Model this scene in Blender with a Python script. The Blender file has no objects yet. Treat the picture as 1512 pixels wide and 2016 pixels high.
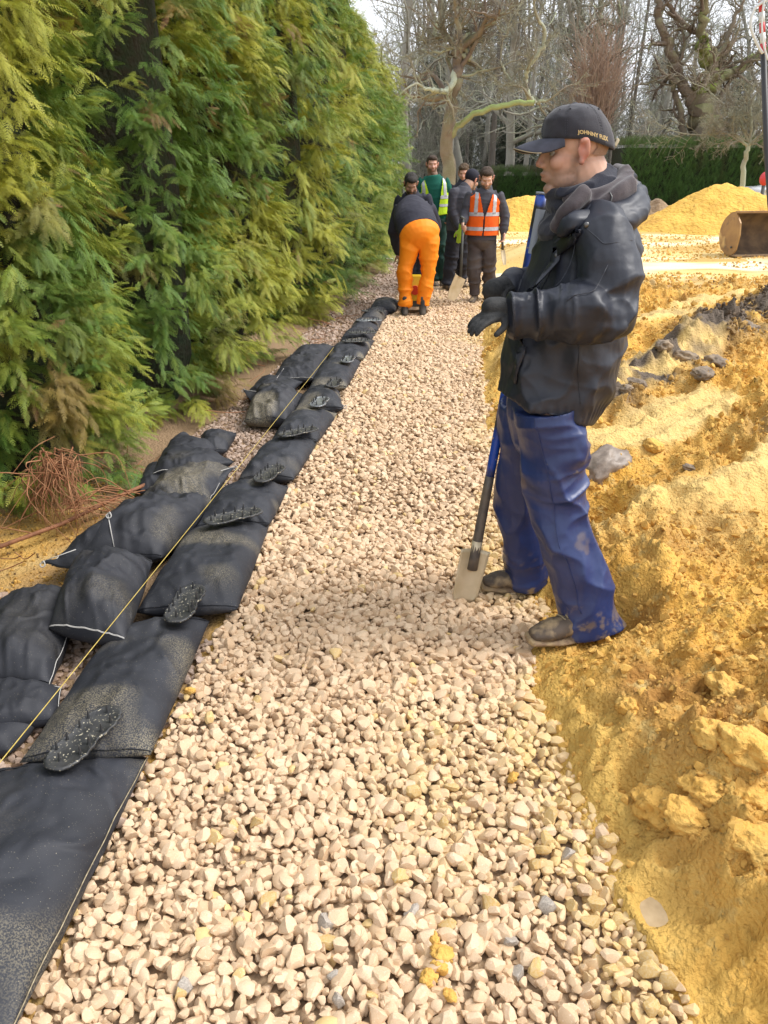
import bpy, bmesh, math, random
import numpy as np
from mathutils import Vector, Matrix

# ------------------------------------------------------------------ camera, sky, sun, exposure
sc = bpy.context.scene
COL = sc.collection
FPX, PITCH, EYE = 1514.0, math.radians(24.3), 1.68
cam_data = bpy.data.cameras.new('camera')
cam_data.sensor_fit = 'VERTICAL'; cam_data.sensor_height = 24.0
cam_data.lens = FPX / 2016 * 24.0
cam_data.clip_start = 0.05; cam_data.clip_end = 2000
cam = bpy.data.objects.new('camera', cam_data); COL.objects.link(cam)
cam.location = (0, 0, EYE); cam.rotation_euler = (math.radians(90) - PITCH, 0, 0)
sc.camera = cam

SUN_EL, SUN_AZ = math.radians(52), math.radians(88)      # azimuth from +Y towards +X
w = bpy.data.worlds.new('World'); sc.world = w; w.use_nodes = True
nt = w.node_tree; nt.nodes.clear()
out = nt.nodes.new('ShaderNodeOutputWorld'); bg = nt.nodes.new('ShaderNodeBackground')
sky = nt.nodes.new('ShaderNodeTexSky'); sky.sky_type = 'NISHITA'; sky.sun_disc = False
sky.sun_elevation = SUN_EL; sky.sun_rotation = SUN_AZ; sky.air_density = 1.0; sky.dust_density = 4.0
hs = nt.nodes.new('ShaderNodeHueSaturation'); hs.inputs['Saturation'].default_value = 0.30; hs.inputs['Value'].default_value = 1.15
tc = nt.nodes.new('ShaderNodeTexCoord'); no = nt.nodes.new('ShaderNodeTexNoise'); no.inputs['Scale'].default_value = 3.0; no.inputs['Detail'].default_value = 5
mp = nt.nodes.new('ShaderNodeMapping'); mp.inputs['Scale'].default_value = (1, 1, 2.5)
rm = nt.nodes.new('ShaderNodeMapRange'); rm.inputs[1].default_value = .2; rm.inputs[2].default_value = .62
mx = nt.nodes.new('ShaderNodeMix'); mx.data_type = 'RGBA'
L = nt.links.new
L(tc.outputs['Generated'], mp.inputs[0]); L(mp.outputs[0], no.inputs['Vector']); L(no.outputs[0], rm.inputs[0])
L(sky.outputs[0], hs.inputs['Color']); L(rm.outputs[0], mx.inputs[0]); L(hs.outputs[0], mx.inputs[6])
mx.inputs[7].default_value = (8.0, 8.3, 8.9, 1)
L(mx.outputs[2], bg.inputs[0]); bg.inputs[1].default_value = 0.115; L(bg.outputs[0], out.inputs[0])

sd = bpy.data.lights.new('sun', 'SUN'); sd.energy = 2.1; sd.angle = math.radians(24); sd.color = (1, .965, .92)
sun = bpy.data.objects.new('sun', sd); COL.objects.link(sun)
sdir = Vector((math.sin(SUN_AZ) * math.cos(SUN_EL), math.cos(SUN_AZ) * math.cos(SUN_EL), math.sin(SUN_EL)))
sun.rotation_euler = sdir.to_track_quat('Z', 'Y').to_euler(); sun.location = (10, 5, 20)
vs = sc.view_settings; vs.view_transform = 'Standard'; vs.look = 'None'; vs.gamma = 1; vs.use_curve_mapping = False
vs.exposure = 0.77

# ------------------------------------------------------------------ measuring, noise, mesh helpers
cP, sP = math.cos(PITCH), math.sin(PITCH)
def G(px, py, z=0.0):
    "point at height z seen at a pixel of the 1512 x 2016 photograph"
    a = (px - 756) / FPX; b = (1008 - py) / FPX
    dy, dz = cP + b * sP, -sP + b * cP
    t = (z - EYE) / dz
    return Vector((a * t, dy * t, z))
def W(px, py, Y):
    "point at distance Y"
    a = (px - 756) / FPX; b = (1008 - py) / FPX
    t = Y / (cP + b * sP)
    return Vector((a * t, Y, EYE + (-sP + b * cP) * t))

rng = np.random.default_rng(7); rnd = random.Random(11)
_lat = np.random.default_rng(3).random((64, 64, 64)).astype(np.float32)
def vnoise(P, seed=0):
    P = np.asarray(P, np.float64) + seed * 13.37
    i = np.floor(P).astype(np.int64); f = P - i; f = f * f * (3 - 2 * f); i &= 63; j = (i + 1) & 63
    x, y, z = f[:, 0], f[:, 1], f[:, 2]
    def g(a, b, c): return _lat[a, b, c]
    c00 = g(i[:, 0], i[:, 1], i[:, 2]) * (1 - x) + g(j[:, 0], i[:, 1], i[:, 2]) * x
    c10 = g(i[:, 0], j[:, 1], i[:, 2]) * (1 - x) + g(j[:, 0], j[:, 1], i[:, 2]) * x
    c01 = g(i[:, 0], i[:, 1], j[:, 2]) * (1 - x) + g(j[:, 0], i[:, 1], j[:, 2]) * x
    c11 = g(i[:, 0], j[:, 1], j[:, 2]) * (1 - x) + g(j[:, 0], j[:, 1], j[:, 2]) * x
    return (c00 * (1 - y) + c10 * y) * (1 - z) + (c01 * (1 - y) + c11 * y) * z
def fbm(P, o=4, seed=0, gain=.5):
    P = np.asarray(P, np.float64); s = 0; a = 1; t = 0
    for k in range(o):
        s = s + a * (vnoise(P * 2 ** k, seed + k) - .5); t += a; a *= gain
    return s / t * 2
def ridged(P, o=3, seed=0, gain=.5):
    P = np.asarray(P, np.float64); s = 0; a = 1; t = 0
    for k in range(o):
        s = s + a * (1 - np.abs(2 * vnoise(P * 2 ** k, seed + k) - 1)) ** 2; t += a; a *= gain
    return s / t

def mesh_np(name, V, F, smooth=True):
    "V (n,3); F an array (m,k) or a list of arrays"
    V = np.asarray(V, np.float32); Fs = F if isinstance(F, list) and len(F) and isinstance(F[0], np.ndarray) and F[0].ndim == 2 else None
    me = bpy.data.meshes.new(name)
    if Fs is None:
        if isinstance(F, np.ndarray): Fs = [F]
        else:
            me.from_pydata([tuple(v) for v in V.tolist()], [], [list(map(int, f)) for f in F]); me.update()
            me.polygons.foreach_set('use_smooth', [smooth] * len(me.polygons)); return me
    Fs = [f for f in Fs if len(f)]
    me.vertices.add(len(V)); me.vertices.foreach_set('co', V.ravel())
    nl = sum(f.size for f in Fs); npg = sum(len(f) for f in Fs)
    me.loops.add(nl); me.polygons.add(npg)
    me.loops.foreach_set('vertex_index', np.concatenate([f.ravel() for f in Fs]).astype(np.int32))
    tot = np.concatenate([np.full(len(f), f.shape[1], np.int32) for f in Fs]); st = np.concatenate([[0], np.cumsum(tot)[:-1]]).astype(np.int32)
    me.polygons.foreach_set('loop_start', st)
    me.update(calc_edges=True); me.validate()
    me.polygons.foreach_set('use_smooth', np.full(len(me.polygons), smooth))
    return me
def attr(me, name, vals):
    a = me.attributes.new(name, 'FLOAT', 'POINT'); a.data.foreach_set('value', np.asarray(vals, np.float32))
def getV(me):
    a = np.empty(len(me.vertices) * 3, np.float32); me.vertices.foreach_get('co', a); return a.reshape(-1, 3)
def getN(me):
    a = np.empty(len(me.vertices) * 3, np.float32); me.vertex_normals.foreach_get('vector', a); return a.reshape(-1, 3)
def setV(me, V): me.vertices.foreach_set('co', np.asarray(V, np.float32).ravel()); me.update()
def getF(me):
    "all polygons as python lists -> triangles/quads arrays"
    n = len(me.polygons); tot = np.empty(n, np.int32); me.polygons.foreach_get('loop_total', tot)
    st = np.empty(n, np.int32); me.polygons.foreach_get('loop_start', st)
    vi = np.empty(len(me.loops), np.int32); me.loops.foreach_get('vertex_index', vi)
    r = []
    for k in (3, 4):
        s = st[tot == k]
        if len(s): r.append(vi[s[:, None] + np.arange(k)[None, :]])
    return r
def obj(name, me, mat=None, parent=None, **props):
    o = bpy.data.objects.new(name, me); COL.objects.link(o)
    if mat is not None and not me.materials: me.materials.append(mat)
    if parent is not None: o.parent = parent
    for k, v in props.items(): o[k] = v
    return o
def thing(name, label, cat, loc=(0, 0, 0), group=None, rotz=0.0):
    o = bpy.data.objects.new(name, None); COL.objects.link(o); o.empty_display_size = .1
    o.location = loc; o.rotation_euler = (0, 0, rotz); o['label'] = label; o['category'] = cat
    if group: o['group'] = group
    return o
def under(o, name, me, mat, **props):
    "child of an Empty whose mesh is given in world coordinates"
    c = obj(name, me, mat, o, **props); c.matrix_parent_inverse = Matrix.Translation(-Vector(o.location)); return c

class MB:
    def __init__(s): s.v = []; s.f = []; s.n = 0
    def add(s, V, F):
        V = np.asarray(V, float); s.v.append(V); s.f += [[i + s.n for i in f] for f in F]; s.n += len(V); return s
    def box(s, c, size, R=None, taper=1.0):
        x, y, z = [a / 2 for a in size]
        V = np.array([(i * x * (taper if k > 0 else 1), j * y * (taper if k > 0 else 1), k * z) for k in (-1, 1) for j in (-1, 1) for i in (-1, 1)])
        if R is not None: V = V @ np.array(R).T
        return s.add(V + np.array(c), [(0, 2, 3, 1), (4, 5, 7, 6), (0, 1, 5, 4), (2, 6, 7, 3), (0, 4, 6, 2), (1, 3, 7, 5)])
    def tube(s, pts, rad, n=8, cap=True):
        V, F = tube(pts, rad, n, cap); return s.add(V, F)
    def mesh(s, name, smooth=True):
        me = mesh_np(name, np.concatenate(s.v), s.f, smooth); return me
def frame(d):
    d = d / (np.linalg.norm(d) + 1e-12); u = np.array((0, 0, 1.)) if abs(d[2]) < .9 else np.array((1., 0, 0))
    a = np.cross(u, d); a /= np.linalg.norm(a); return d, a, np.cross(d, a)
def tube(pts, rad, n=8, cap=True):
    P = np.array([tuple(p) for p in pts], float); m = len(P); rad = np.broadcast_to(np.asarray(rad, float), (m,))
    T = np.gradient(P, axis=0); _, a, b = frame(T[0]); V = []
    th = np.arange(n) * 2 * math.pi / n
    for i in range(m):
        t = T[i] / (np.linalg.norm(T[i]) + 1e-12); a = a - t * a.dot(t); a /= np.linalg.norm(a) + 1e-12; b = np.cross(t, a)
        V.append(P[i] + rad[i] * (np.cos(th)[:, None] * a + np.sin(th)[:, None] * b))
    F = [(i * n + k, i * n + (k + 1) % n, (i + 1) * n + (k + 1) % n, (i + 1) * n + k) for i in range(m - 1) for k in range(n)]
    if cap: F += [tuple(range(n))[::-1], tuple((m - 1) * n + k for k in range(n))]
    return np.concatenate(V), F
def curve(pts, n=8):
    "Catmull-Rom through points"
    P = [np.array(tuple(p), float) for p in pts]; P = [2 * P[0] - P[1]] + P + [2 * P[-1] - P[-2]]; r = []
    for i in range(1, len(P) - 2):
        for k in range(n):
            t = k / n; a, b, c, d = P[i - 1:i + 3]
            r.append(.5 * (2 * b + (c - a) * t + (2 * a - 5 * b + 4 * c - d) * t * t + (3 * b - a - 3 * c + d) * t ** 3))
    r.append(P[-2]); return np.array(r)

# ------------------------------------------------------------------ materials
def mat(name, col, rough=.7, col2=None, scale=8, detail=6, bump=0, bscale=40, spec=.5, metal=0, contrast=(.35, .65), layers=(), coat=0, bdist=.01, sheen=0, coords='Object', crease=None):
    """layers: (kind, colour, data...)  kinds: ('attr', colour, name) mixes by a vertex attribute; ('spot', colour, scale, lo, hi) mixes by noise;
       ('up', colour, lo, hi) dust or moss on faces that look up"""
    m = bpy.data.materials.new(name); m.use_nodes = True; t = m.node_tree; N = t.nodes.new; L = t.links.new
    p = t.nodes['Principled BSDF']; p.inputs['Roughness'].default_value = rough; p.inputs['Metallic'].default_value = metal
    p.inputs['Specular IOR Level'].default_value = spec; p.inputs['Coat Weight'].default_value = coat
    if sheen: p.inputs['Sheen Weight'].default_value = sheen
    tc = N('ShaderNodeTexCoord'); cur = None
    c = N('ShaderNodeRGB'); c.outputs[0].default_value = (*col, 1); cur = c.outputs[0]
    def noise(s, d=6):
        n = N('ShaderNodeTexNoise'); n.inputs['Scale'].default_value = s; n.inputs['Detail'].default_value = d; L(tc.outputs[coords], n.inputs['Vector']); return n.outputs[0]
    def rmap(x, lo, hi):
        r = N('ShaderNodeMapRange'); r.inputs[1].default_value = lo; r.inputs[2].default_value = hi; L(x, r.inputs[0]); return r.outputs[0]
    def mixc(f, a, b):
        x = N('ShaderNodeMix'); x.data_type = 'RGBA'; L(f, x.inputs[0]); L(a, x.inputs[6])
        if isinstance(b, tuple): x.inputs[7].default_value = (*b, 1)
        else: L(b, x.inputs[7])
        return x.outputs[2]
    if col2 is not None: cur = mixc(rmap(noise(scale, detail), *contrast), cur, col2)
    for ly in layers:
        if ly[0] == 'attr':
            a = N('ShaderNodeAttribute'); a.attribute_name = ly[2]; cur = mixc(a.outputs['Fac'], cur, ly[1])
        elif ly[0] == 'inst':
            a = N('ShaderNodeAttribute'); a.attribute_type = 'INSTANCER'; a.attribute_name = ly[2]; cur = mixc(a.outputs['Fac'], cur, ly[1])
        elif ly[0] == 'attrspeck':
            a = N('ShaderNodeAttribute'); a.attribute_name = ly[2]; mu = N('ShaderNodeMath'); mu.operation = 'MULTIPLY'; mu.use_clamp = True; L(a.outputs['Fac'], mu.inputs[0]); L(rmap(noise(ly[3], 5), .44, .60), mu.inputs[1]); cur = mixc(mu.outputs[0], cur, ly[1])
        elif ly[0] == 'stretch':
            mq = N('ShaderNodeMapping'); mq.inputs['Scale'].default_value = ly[2]; mq.inputs['Rotation'].default_value = (0, 0, ly[5] if len(ly) > 5 else 0); L(tc.outputs[coords], mq.inputs[0]); n = N('ShaderNodeTexNoise'); n.inputs['Scale'].default_value = 1; n.inputs['Detail'].default_value = 6; L(mq.outputs[0], n.inputs['Vector']); cur = mixc(rmap(n.outputs[0], ly[3], ly[4]), cur, ly[1])
        elif ly[0] == 'rand':
            a = N('ShaderNodeObjectInfo'); cur = mixc(rmap(a.outputs['Random'], ly[2], ly[3]), cur, ly[1])
        elif ly[0] == 'spot': cur = mixc(rmap(noise(ly[2], 4), ly[3], ly[4]), cur, ly[1])
        elif ly[0] == 'up':
            g = N('ShaderNodeNewGeometry'); s = N('ShaderNodeSeparateXYZ'); L(g.outputs['Normal'], s.inputs[0])
            mu = N('ShaderNodeMath'); mu.operation = 'MULTIPLY'; L(rmap(s.outputs[2], ly[2], ly[3]), mu.inputs[0]); L(rmap(noise(ly[4] if len(ly) > 4 else 3, 5), .4, .6), mu.inputs[1])
            cur = mixc(mu.outputs[0], cur, ly[1])
    L(cur, p.inputs['Base Color'])
    if crease:
        n = N('ShaderNodeTexNoise'); n.noise_type = 'RIDGED_MULTIFRACTAL'; n.inputs['Scale'].default_value = crease[0]; n.inputs['Detail'].default_value = 3; n.inputs['Distortion'].default_value = .8; L(tc.outputs[coords], n.inputs['Vector'])
        cb = N('ShaderNodeBump'); cb.inputs['Strength'].default_value = crease[1]; cb.inputs['Distance'].default_value = crease[2]; L(n.outputs[0], cb.inputs['Height']); L(cb.outputs[0], p.inputs['Normal'])
    if bump:
        b = N('ShaderNodeBump'); b.inputs['Strength'].default_value = bump; b.inputs['Distance'].default_value = bdist
        L(noise(bscale, 8), b.inputs['Height']); (L(cb.outputs[0], b.inputs['Normal']) if crease else None); L(b.outputs[0], p.inputs['Normal'])
    return m

# ------------------------------------------------------------------ instancing ("stuff" and crowns only)
def gn_scatter(o, templates, seed=0):
    "o: mesh of loose points with FLOAT attributes rx ry rz sc pick tint; instances template meshes on its points"
    ng = bpy.data.node_groups.new('scatter', 'GeometryNodeTree')
    ng.interface.new_socket('Geometry', in_out='INPUT', socket_type='NodeSocketGeometry'); ng.interface.new_socket('Geometry', in_out='OUTPUT', socket_type='NodeSocketGeometry')
    N = ng.nodes.new; L = ng.links.new
    gi, go = N('NodeGroupInput'), N('NodeGroupOutput')
    m2p = N('GeometryNodeMeshToPoints'); L(gi.outputs[0], m2p.inputs['Mesh'])
    iop = N('GeometryNodeInstanceOnPoints'); L(m2p.outputs[0], iop.inputs['Points'])
    g2i = N('GeometryNodeGeometryToInstance')
    for t in reversed(templates):
        oi = N('GeometryNodeObjectInfo'); oi.inputs['Object'].default_value = t; oi.inputs['As Instance'].default_value = False; oi.transform_space = 'ORIGINAL'
        L(oi.outputs['Geometry'], g2i.inputs[0])
    L(g2i.outputs[0], iop.inputs['Instance']); iop.inputs['Pick Instance'].default_value = True
    def na(n, ty='FLOAT'):
        a = N('GeometryNodeInputNamedAttribute'); a.data_type = ty; a.inputs[0].default_value = n; return a.outputs[0]
    L(na('pick', 'INT'), iop.inputs['Instance Index'])
    e = N('FunctionNodeEulerToRotation'); L(na('rot', 'FLOAT_VECTOR'), e.inputs[0]); L(e.outputs[0], iop.inputs['Rotation'])
    L(na('sc', 'FLOAT_VECTOR'), iop.inputs['Scale'])
    L(iop.outputs[0], go.inputs[0])
    md = o.modifiers.new('scatter', 'NODES'); md.node_group = ng
def scatter(name, P, rot, scl, pick, templates, parent=None, tint=None, tint2=None, **props):
    P = np.asarray(P, np.float32); me = bpy.data.meshes.new(name); me.vertices.add(len(P)); me.vertices.foreach_set('co', P.ravel())
    scl = np.asarray(scl, np.float32)
    if scl.ndim == 1: scl = np.repeat(scl[:, None], 3, 1)
    for n, a, ty in (('rot', rot, 'FLOAT_VECTOR'), ('sc', scl, 'FLOAT_VECTOR')):
        at = me.attributes.new(n, ty, 'POINT'); at.data.foreach_set('vector', np.asarray(a, np.float32).ravel())
    at = me.attributes.new('pick', 'INT', 'POINT'); at.data.foreach_set('value', np.asarray(pick, np.int32))
    attr(me, 'tint', tint if tint is not None else rng.random(len(P))); attr(me, 'tint2', tint2 if tint2 is not None else rng.random(len(P)))
    for t in templates:
        for m in t.data.materials:
            if m.name not in [x.name for x in me.materials]: me.materials.append(m)
    o = obj(name, me, None, parent, **props); gn_scatter(o, templates); return o
def template(name, me, m):
    if not me.materials: me.materials.append(m)
    return bpy.data.objects.new(name, me)         # never linked: only its mesh is used
def eulers_from_frames(X, Z):
    "rotation whose local X axis is X and local Z is as near Z as possible -> XYZ eulers"
    X = X / np.linalg.norm(X, axis=1, keepdims=True); Y = np.cross(Z, X); Y /= np.linalg.norm(Y, axis=1, keepdims=True) + 1e-9; Z = np.cross(X, Y)
    ry = np.arcsin(np.clip(-X[:, 2], -1, 1)); rz = np.arctan2(X[:, 1], X[:, 0]); rx = np.arctan2(Y[:, 2], Z[:, 2])
    return np.stack([rx, ry, rz], 1)
def finish_label(o, **k):
    for a, b in k.items(): o[a] = b
# ------------------------------------------------------------------ ground
def path_left(y): return np.interp(y, [0, 1.05, 3.9, 7.85, 9.6, 12, 20], [-.86, -.78, -.53, -.19, .06, .30, 1.0])     # right foot of the bag row
def sand_edge(y): return np.interp(y, [0, 1.05, 1.4, 2.2, 2.6, 3.1, 4.5, 6, 9.6, 12, 20], [.70, .66, .56, .50, .60, .56, .68, .78, 1.15, 1.5, 2.3])
def hedge_front(y): return np.interp(y, [-2, 2.5, 3.3, 3.8, 4.6, 5.8, 7, 8.9, 10.35, 14, 18, 22], [-2.6, -2.05, -1.88, -1.72, -1.42, -1.15, -.98, -.72, -.45, .06, .56, .95])
PUD = []
for _px, _py, _r in ((1290, 1800, .11), (1165, 1080, .15)): _p = G(_px, _py, .03); PUD.append((_p.x, _p.y, _r))
SD = np.array([.72, .69])                                   # direction of the machine tracks on the bank
def ground_height(X, Y):
    P = np.stack([X, Y, 0 * X], 1)
    d = X - sand_edge(Y)
    s = np.clip(d / .35, 0, 1); s = s * s * (3 - 2 * s)
    near = np.clip((13.0 - Y) / 4.5, 0, 1); near = near * near * (3 - 2 * near)
    u = X * SD[0] + Y * SD[1]; v = -X * SD[1] + Y * SD[0]
    bank = (.09 + .28 * np.clip(d / 1.6, 0, 1) ** .8) * near
    tracks = ridged(np.stack([u * .55, v * 1.9 + .25 * fbm(P * 1.3, 2, 5), 0 * u], 1), 2, 9)
    slab = vnoise(np.stack([u * .7, v * 2.6, 0 * u + 4], 1), 3); slab = np.clip((slab - .60) / .06, 0, 1)
    big = fbm(P * 1.1, 3, 21)
    lumps = ridged(P * 5.0 + .35 * np.stack([fbm(P * 4, 2, 2), fbm(P * 4, 2, 8), 0 * X], 1), 3, 31)
    crumb = fbm(P * 24, 4, 41, .62)
    rough = .75 + .75 * np.clip(vnoise(P * 2.3 + 7, 51) * 2.2 - .6, 0, 1)
    slab = slab * np.clip((Y - 2.6) / .8, 0, 1); rough *= 1 - .6 * slab; s2 = np.clip(d / .12, 0, 1)
    z = s * (bank + near * (.075 * big + .13 * (tracks - .4) + .05 * slab)) + s2 * near * (rough * (.13 * (lumps - .35) + .060 * (ridged(P * 13 + .3 * np.stack([fbm(P * 9, 2, 3), fbm(P * 9, 2, 7), 0 * X], 1), 3, 35, .6) - .35) + .020 * crumb))
    # far flat part of the site: shallow ruts
    far = 1 - near
    z += s * far * (.05 * fbm(P * .6, 3, 61) + .05 * (ridged(np.stack([X * .25, Y * 1.6, 0 * X], 1), 3, 66) - .4))
    # dark spoil ridge
    a = np.array([1.30, 4.75]); b = np.array([3.9, 7.6]); ab = b - a; t = np.clip(((X - a[0]) * ab[0] + (Y - a[1]) * ab[1]) / ab.dot(ab), 0, 1)
    dd = np.hypot(X - a[0] - t * ab[0], Y - a[1] - t * ab[1]) + .25 * fbm(P * 2.2, 3, 71)
    rid = np.exp(-(dd / .26) ** 2) * s
    z += rid * (.10 + .24 * (ridged(P * 4.2, 4, 77, .7) - .4))
    # ledge where the sand has been cut near the group of workers
    led = np.exp(-((X - 2.9) / .9) ** 2) * np.clip((Y - 13.6) / .35, 0, 1) * np.clip((18 - Y) / 3, 0, 1)
    z += led * .38
    for (cx, cy, R_) in PUD: rr_ = np.hypot((X - cx), (Y - cy)) / R_; q = np.exp(-rr_ ** 4); z = z * (1 - q) + (.024 + .060 * np.minimum(rr_, 1.2) ** 2 + .012 * fbm(P * 22, 3, 7)) * q
    for (cx, cy, R_, zf) in ((.70, 2.44, .17, .050), (.84, 2.47, .15, .055)): q = np.exp(-(np.hypot(X - cx, Y - cy) / R_) ** 4); z = z * (1 - q) + (zf + .012 * fbm(P * 20, 3, 3)) * q
    # the path bed and the strip to the left of the bags
    z = z * 1.0
    l = path_left(Y) - X
    z += np.where(l > 0, -.02 * np.clip(l / .1, 0, 1) + .012 * fbm(P * 7, 3, 81), 0)
    z += np.where(X < hedge_front(Y) - .1, .05 * np.clip((hedge_front(Y) - .1 - X) / .5, 0, 1) * (1 + fbm(P * 5, 3, 88)), 0)
    path = (l <= 0) & (d < 0)
    z = np.where(path, .012 * fbm(P * 3, 2, 91) - .012, z)
    return z, rid, slab * near, s, lumps
def sheet(name, xs, ys, m, label=None, zoff=0.0, hole=None, parent=None):
    XX, YY = np.meshgrid(xs, ys); sh = XX.shape; X, Y = XX.ravel(), YY.ravel(); z, rid, slab, s, lumps = ground_height(X, Y)
    V = np.stack([X, Y, z + zoff], 1); nx, ny = len(xs), len(ys)
    i = (np.arange(ny - 1)[:, None] * nx + np.arange(nx - 1)[None, :]).ravel(); F = np.stack([i, i + 1, i + 1 + nx, i + nx], 1)
    if hole is not None:
        c = V[F].mean(1); k = ~((c[:, 0] > hole[0]) & (c[:, 0] < hole[1]) & (c[:, 1] > hole[2]) & (c[:, 1] < hole[3])); F = F[k]
    me = mesh_np(name, V, F)
    P = np.stack([X, Y, 0 * X], 1); d = X - sand_edge(Y); l = path_left(Y) - X
    attr(me, 'dark', np.clip(rid * 1.5 * (2.2 * vnoise(P * 7, 5) - .35) , 0, 1) + .55 * np.clip(vnoise(P * 1.7, 15) * 3.2 - 2.15, 0, 1) * s * (Y < 10))
    attr(me, 'pale', np.clip(np.clip((Y - 8.2) / 2.5, 0, 1) * (.25 + 1.2 * vnoise(np.stack([X * .35, Y * 1.3, 0 * X], 1), 6)) + .7 * slab + .35 * np.clip(vnoise(P * .9, 18) * 3 - 1.9, 0, 1), 0, 1))
    attr(me, 'bed', np.where((d < -.05 + .1 * fbm(P * 6, 3, 4)) & (l < .0), 1., 0.) * np.clip((24 - Y) / 6, 0, 1))
    attr(me, 'ditch', np.clip(l / .06, 0, 1) * (1 - .85 * np.exp(-((X + 1.75) / .32) ** 2 - ((Y - 3.35) / .55) ** 2)) * np.clip((24 - Y) / 6, 0, 1))
    far_ = np.clip((Y - 8.5) / 2, 0, 1) * s; q = np.stack([X * .28 + .4 * fbm(P * .5, 2, 3), Y * 1.3 - X * .2, 0 * X], 1)
    attr(me, 'rut', np.clip(fbm(q, 4, 5, .6) * 6 - .2, 0, .9) * far_); attr(me, 'chalk', np.clip(fbm(q * .8 + 9, 4, 15, .6) * 6 - .2, 0, .9) * far_)
    attr(me, 'soil', np.clip((Y - 30 + 1.5 * fbm(P * .3, 3, 3)) / 3, 0, 1))
    attr(me, 'wet', np.clip(1.15 - np.abs(d - .04) / .16 + .8 * fbm(P * 4, 3, 44), 0, 1) * (Y < 12))
    return obj(name, me, m, parent, kind='structure')
M_sand = mat('yellow sand', (.66, .345, .058), .92, (.76, .47, .115), 3.0, 8, bump=1.0, bscale=75, bdist=.02, spec=.25, crease=(30, .45, .014),
             layers=(('spot', (.36, .165, .03), 1.7, .52, .66), ('spot', (.60, .43, .16), 14, .58, .72), ('spot', (.55, .32, .08), .8, .50, .72), ('spot', (.44, .24, .06), 4.5, .62, .76), ('attr', (.76, .56, .235), 'pale'), ('spot', (.52, .33, .10), 30, .6, .7), ('attr', (.135, .105, .08), 'dark'),
                     ('attr', (.50, .31, .09), 'rut'), ('attr', (.86, .74, .52), 'chalk'), ('attr', (.60, .38, .10), 'wet'), ('attr', (.40, .30, .20), 'bed'), ('attr', (.30, .20, .115), 'ditch'), ('attr', (.05, .045, .025), 'soil')))
fx = np.concatenate([np.arange(-2.6, -1.2, .05), np.arange(-1.2, .45, .06), np.arange(.45, 3.2, .013), np.arange(3.2, 7.01, .04)])
fy = np.concatenate([np.arange(.5, 3.2, .0125), np.arange(3.2, 5.5, .018), np.arange(5.5, 9, .035), np.arange(9, 16.01, .08)])
sheet('sand_ground', fx, fy, M_sand)
gx = np.concatenate([np.linspace(-600, -20, 12), np.arange(-18, -2.6, 1.2), [fx[0]], np.arange(-1, 3, .5), np.arange(3, fx[-1], .5), [fx[-1]], np.arange(7.4, 32, .35), np.linspace(33, 60, 20), np.linspace(80, 600, 8)])
gy = np.concatenate([np.linspace(-80, 0, 12), [fy[0]], np.arange(1, fy[-1], 1.0), [fy[-1]], np.arange(16.3, 36, .3), np.linspace(37, 70, 20), np.linspace(90, 900, 10)])
sheet('ground', gx, gy, M_sand, hole=(fx[0], fx[-1], fy[0], fy[-1]))

# ------------------------------------------------------------------ stones
def stone_mesh(seed, sub=2, flat=.7):
    r = np.random.default_rng(seed); bm = bmesh.new(); bmesh.ops.create_icosphere(bm, subdivisions=sub, radius=1)
    V = np.array([v.co[:] for v in bm.verts]); sx = np.array([1.0, r.uniform(.62, .95), r.uniform(.45, .8) * flat / .7])
    for k in range(r.integers(9, 15)):                    # cut flat faces
        n = r.normal(size=3); n /= np.linalg.norm(n); c = r.uniform(.42, .80); dd = V @ n - c; V = V - np.where(dd > 0, dd, 0)[:, None] * n * .93
    V = V * sx; V += .045 * (vnoise(V * 3 + seed, seed % 17) - .5)[:, None]
    V *= .5 / np.abs(V[:, 0]).max()
    for v, p in zip(bm.verts, V): v.co = p
    me = bpy.data.meshes.new('stone'); bm.to_mesh(me); bm.free(); me.polygons.foreach_set('use_smooth', [True] * len(me.polygons))
    try: me.set_sharp_from_angle(angle=math.radians(24))
    except Exception: pass
    return me
def stone_mat(name, kind):
    A = (('inst', (.54, .37, .22), 'tint'), ('inst', (.66, .47, .20), 'tint2')) if kind == 'inst' else (('rand', (.54, .37, .22), .2, 1.3),)
    return mat(name, (.71, .54, .37), .62, (.62, .445, .28), 16, 8, bump=.35, bscale=70, bdist=.004, spec=.35, contrast=(.3, .72),
               layers=A + (('spot', (.48, .33, .21), 30, .58, .76), ('spot', (.76, .62, .48), 9, .6, .75)))
M_stone = stone_mat('buff limestone', 'inst'); M_stone1 = stone_mat('buff limestone single', 'obj')
M_stone_grey = mat('grey limestone', (.46, .40, .33), .6, (.27, .235, .20), 14, 6, bump=.4, bscale=60, bdist=.004, layers=(('spot', (.45, .42, .38), 22, .55, .7),))
M_stone_yel = mat('sandy limestone', (.52, .33, .10), .7, (.56, .42, .22), 12, 6, bump=.4, bscale=60, bdist=.004)
stone_T = [template('stone_shape', stone_mesh(100 + i), M_stone) for i in range(9)]
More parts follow.
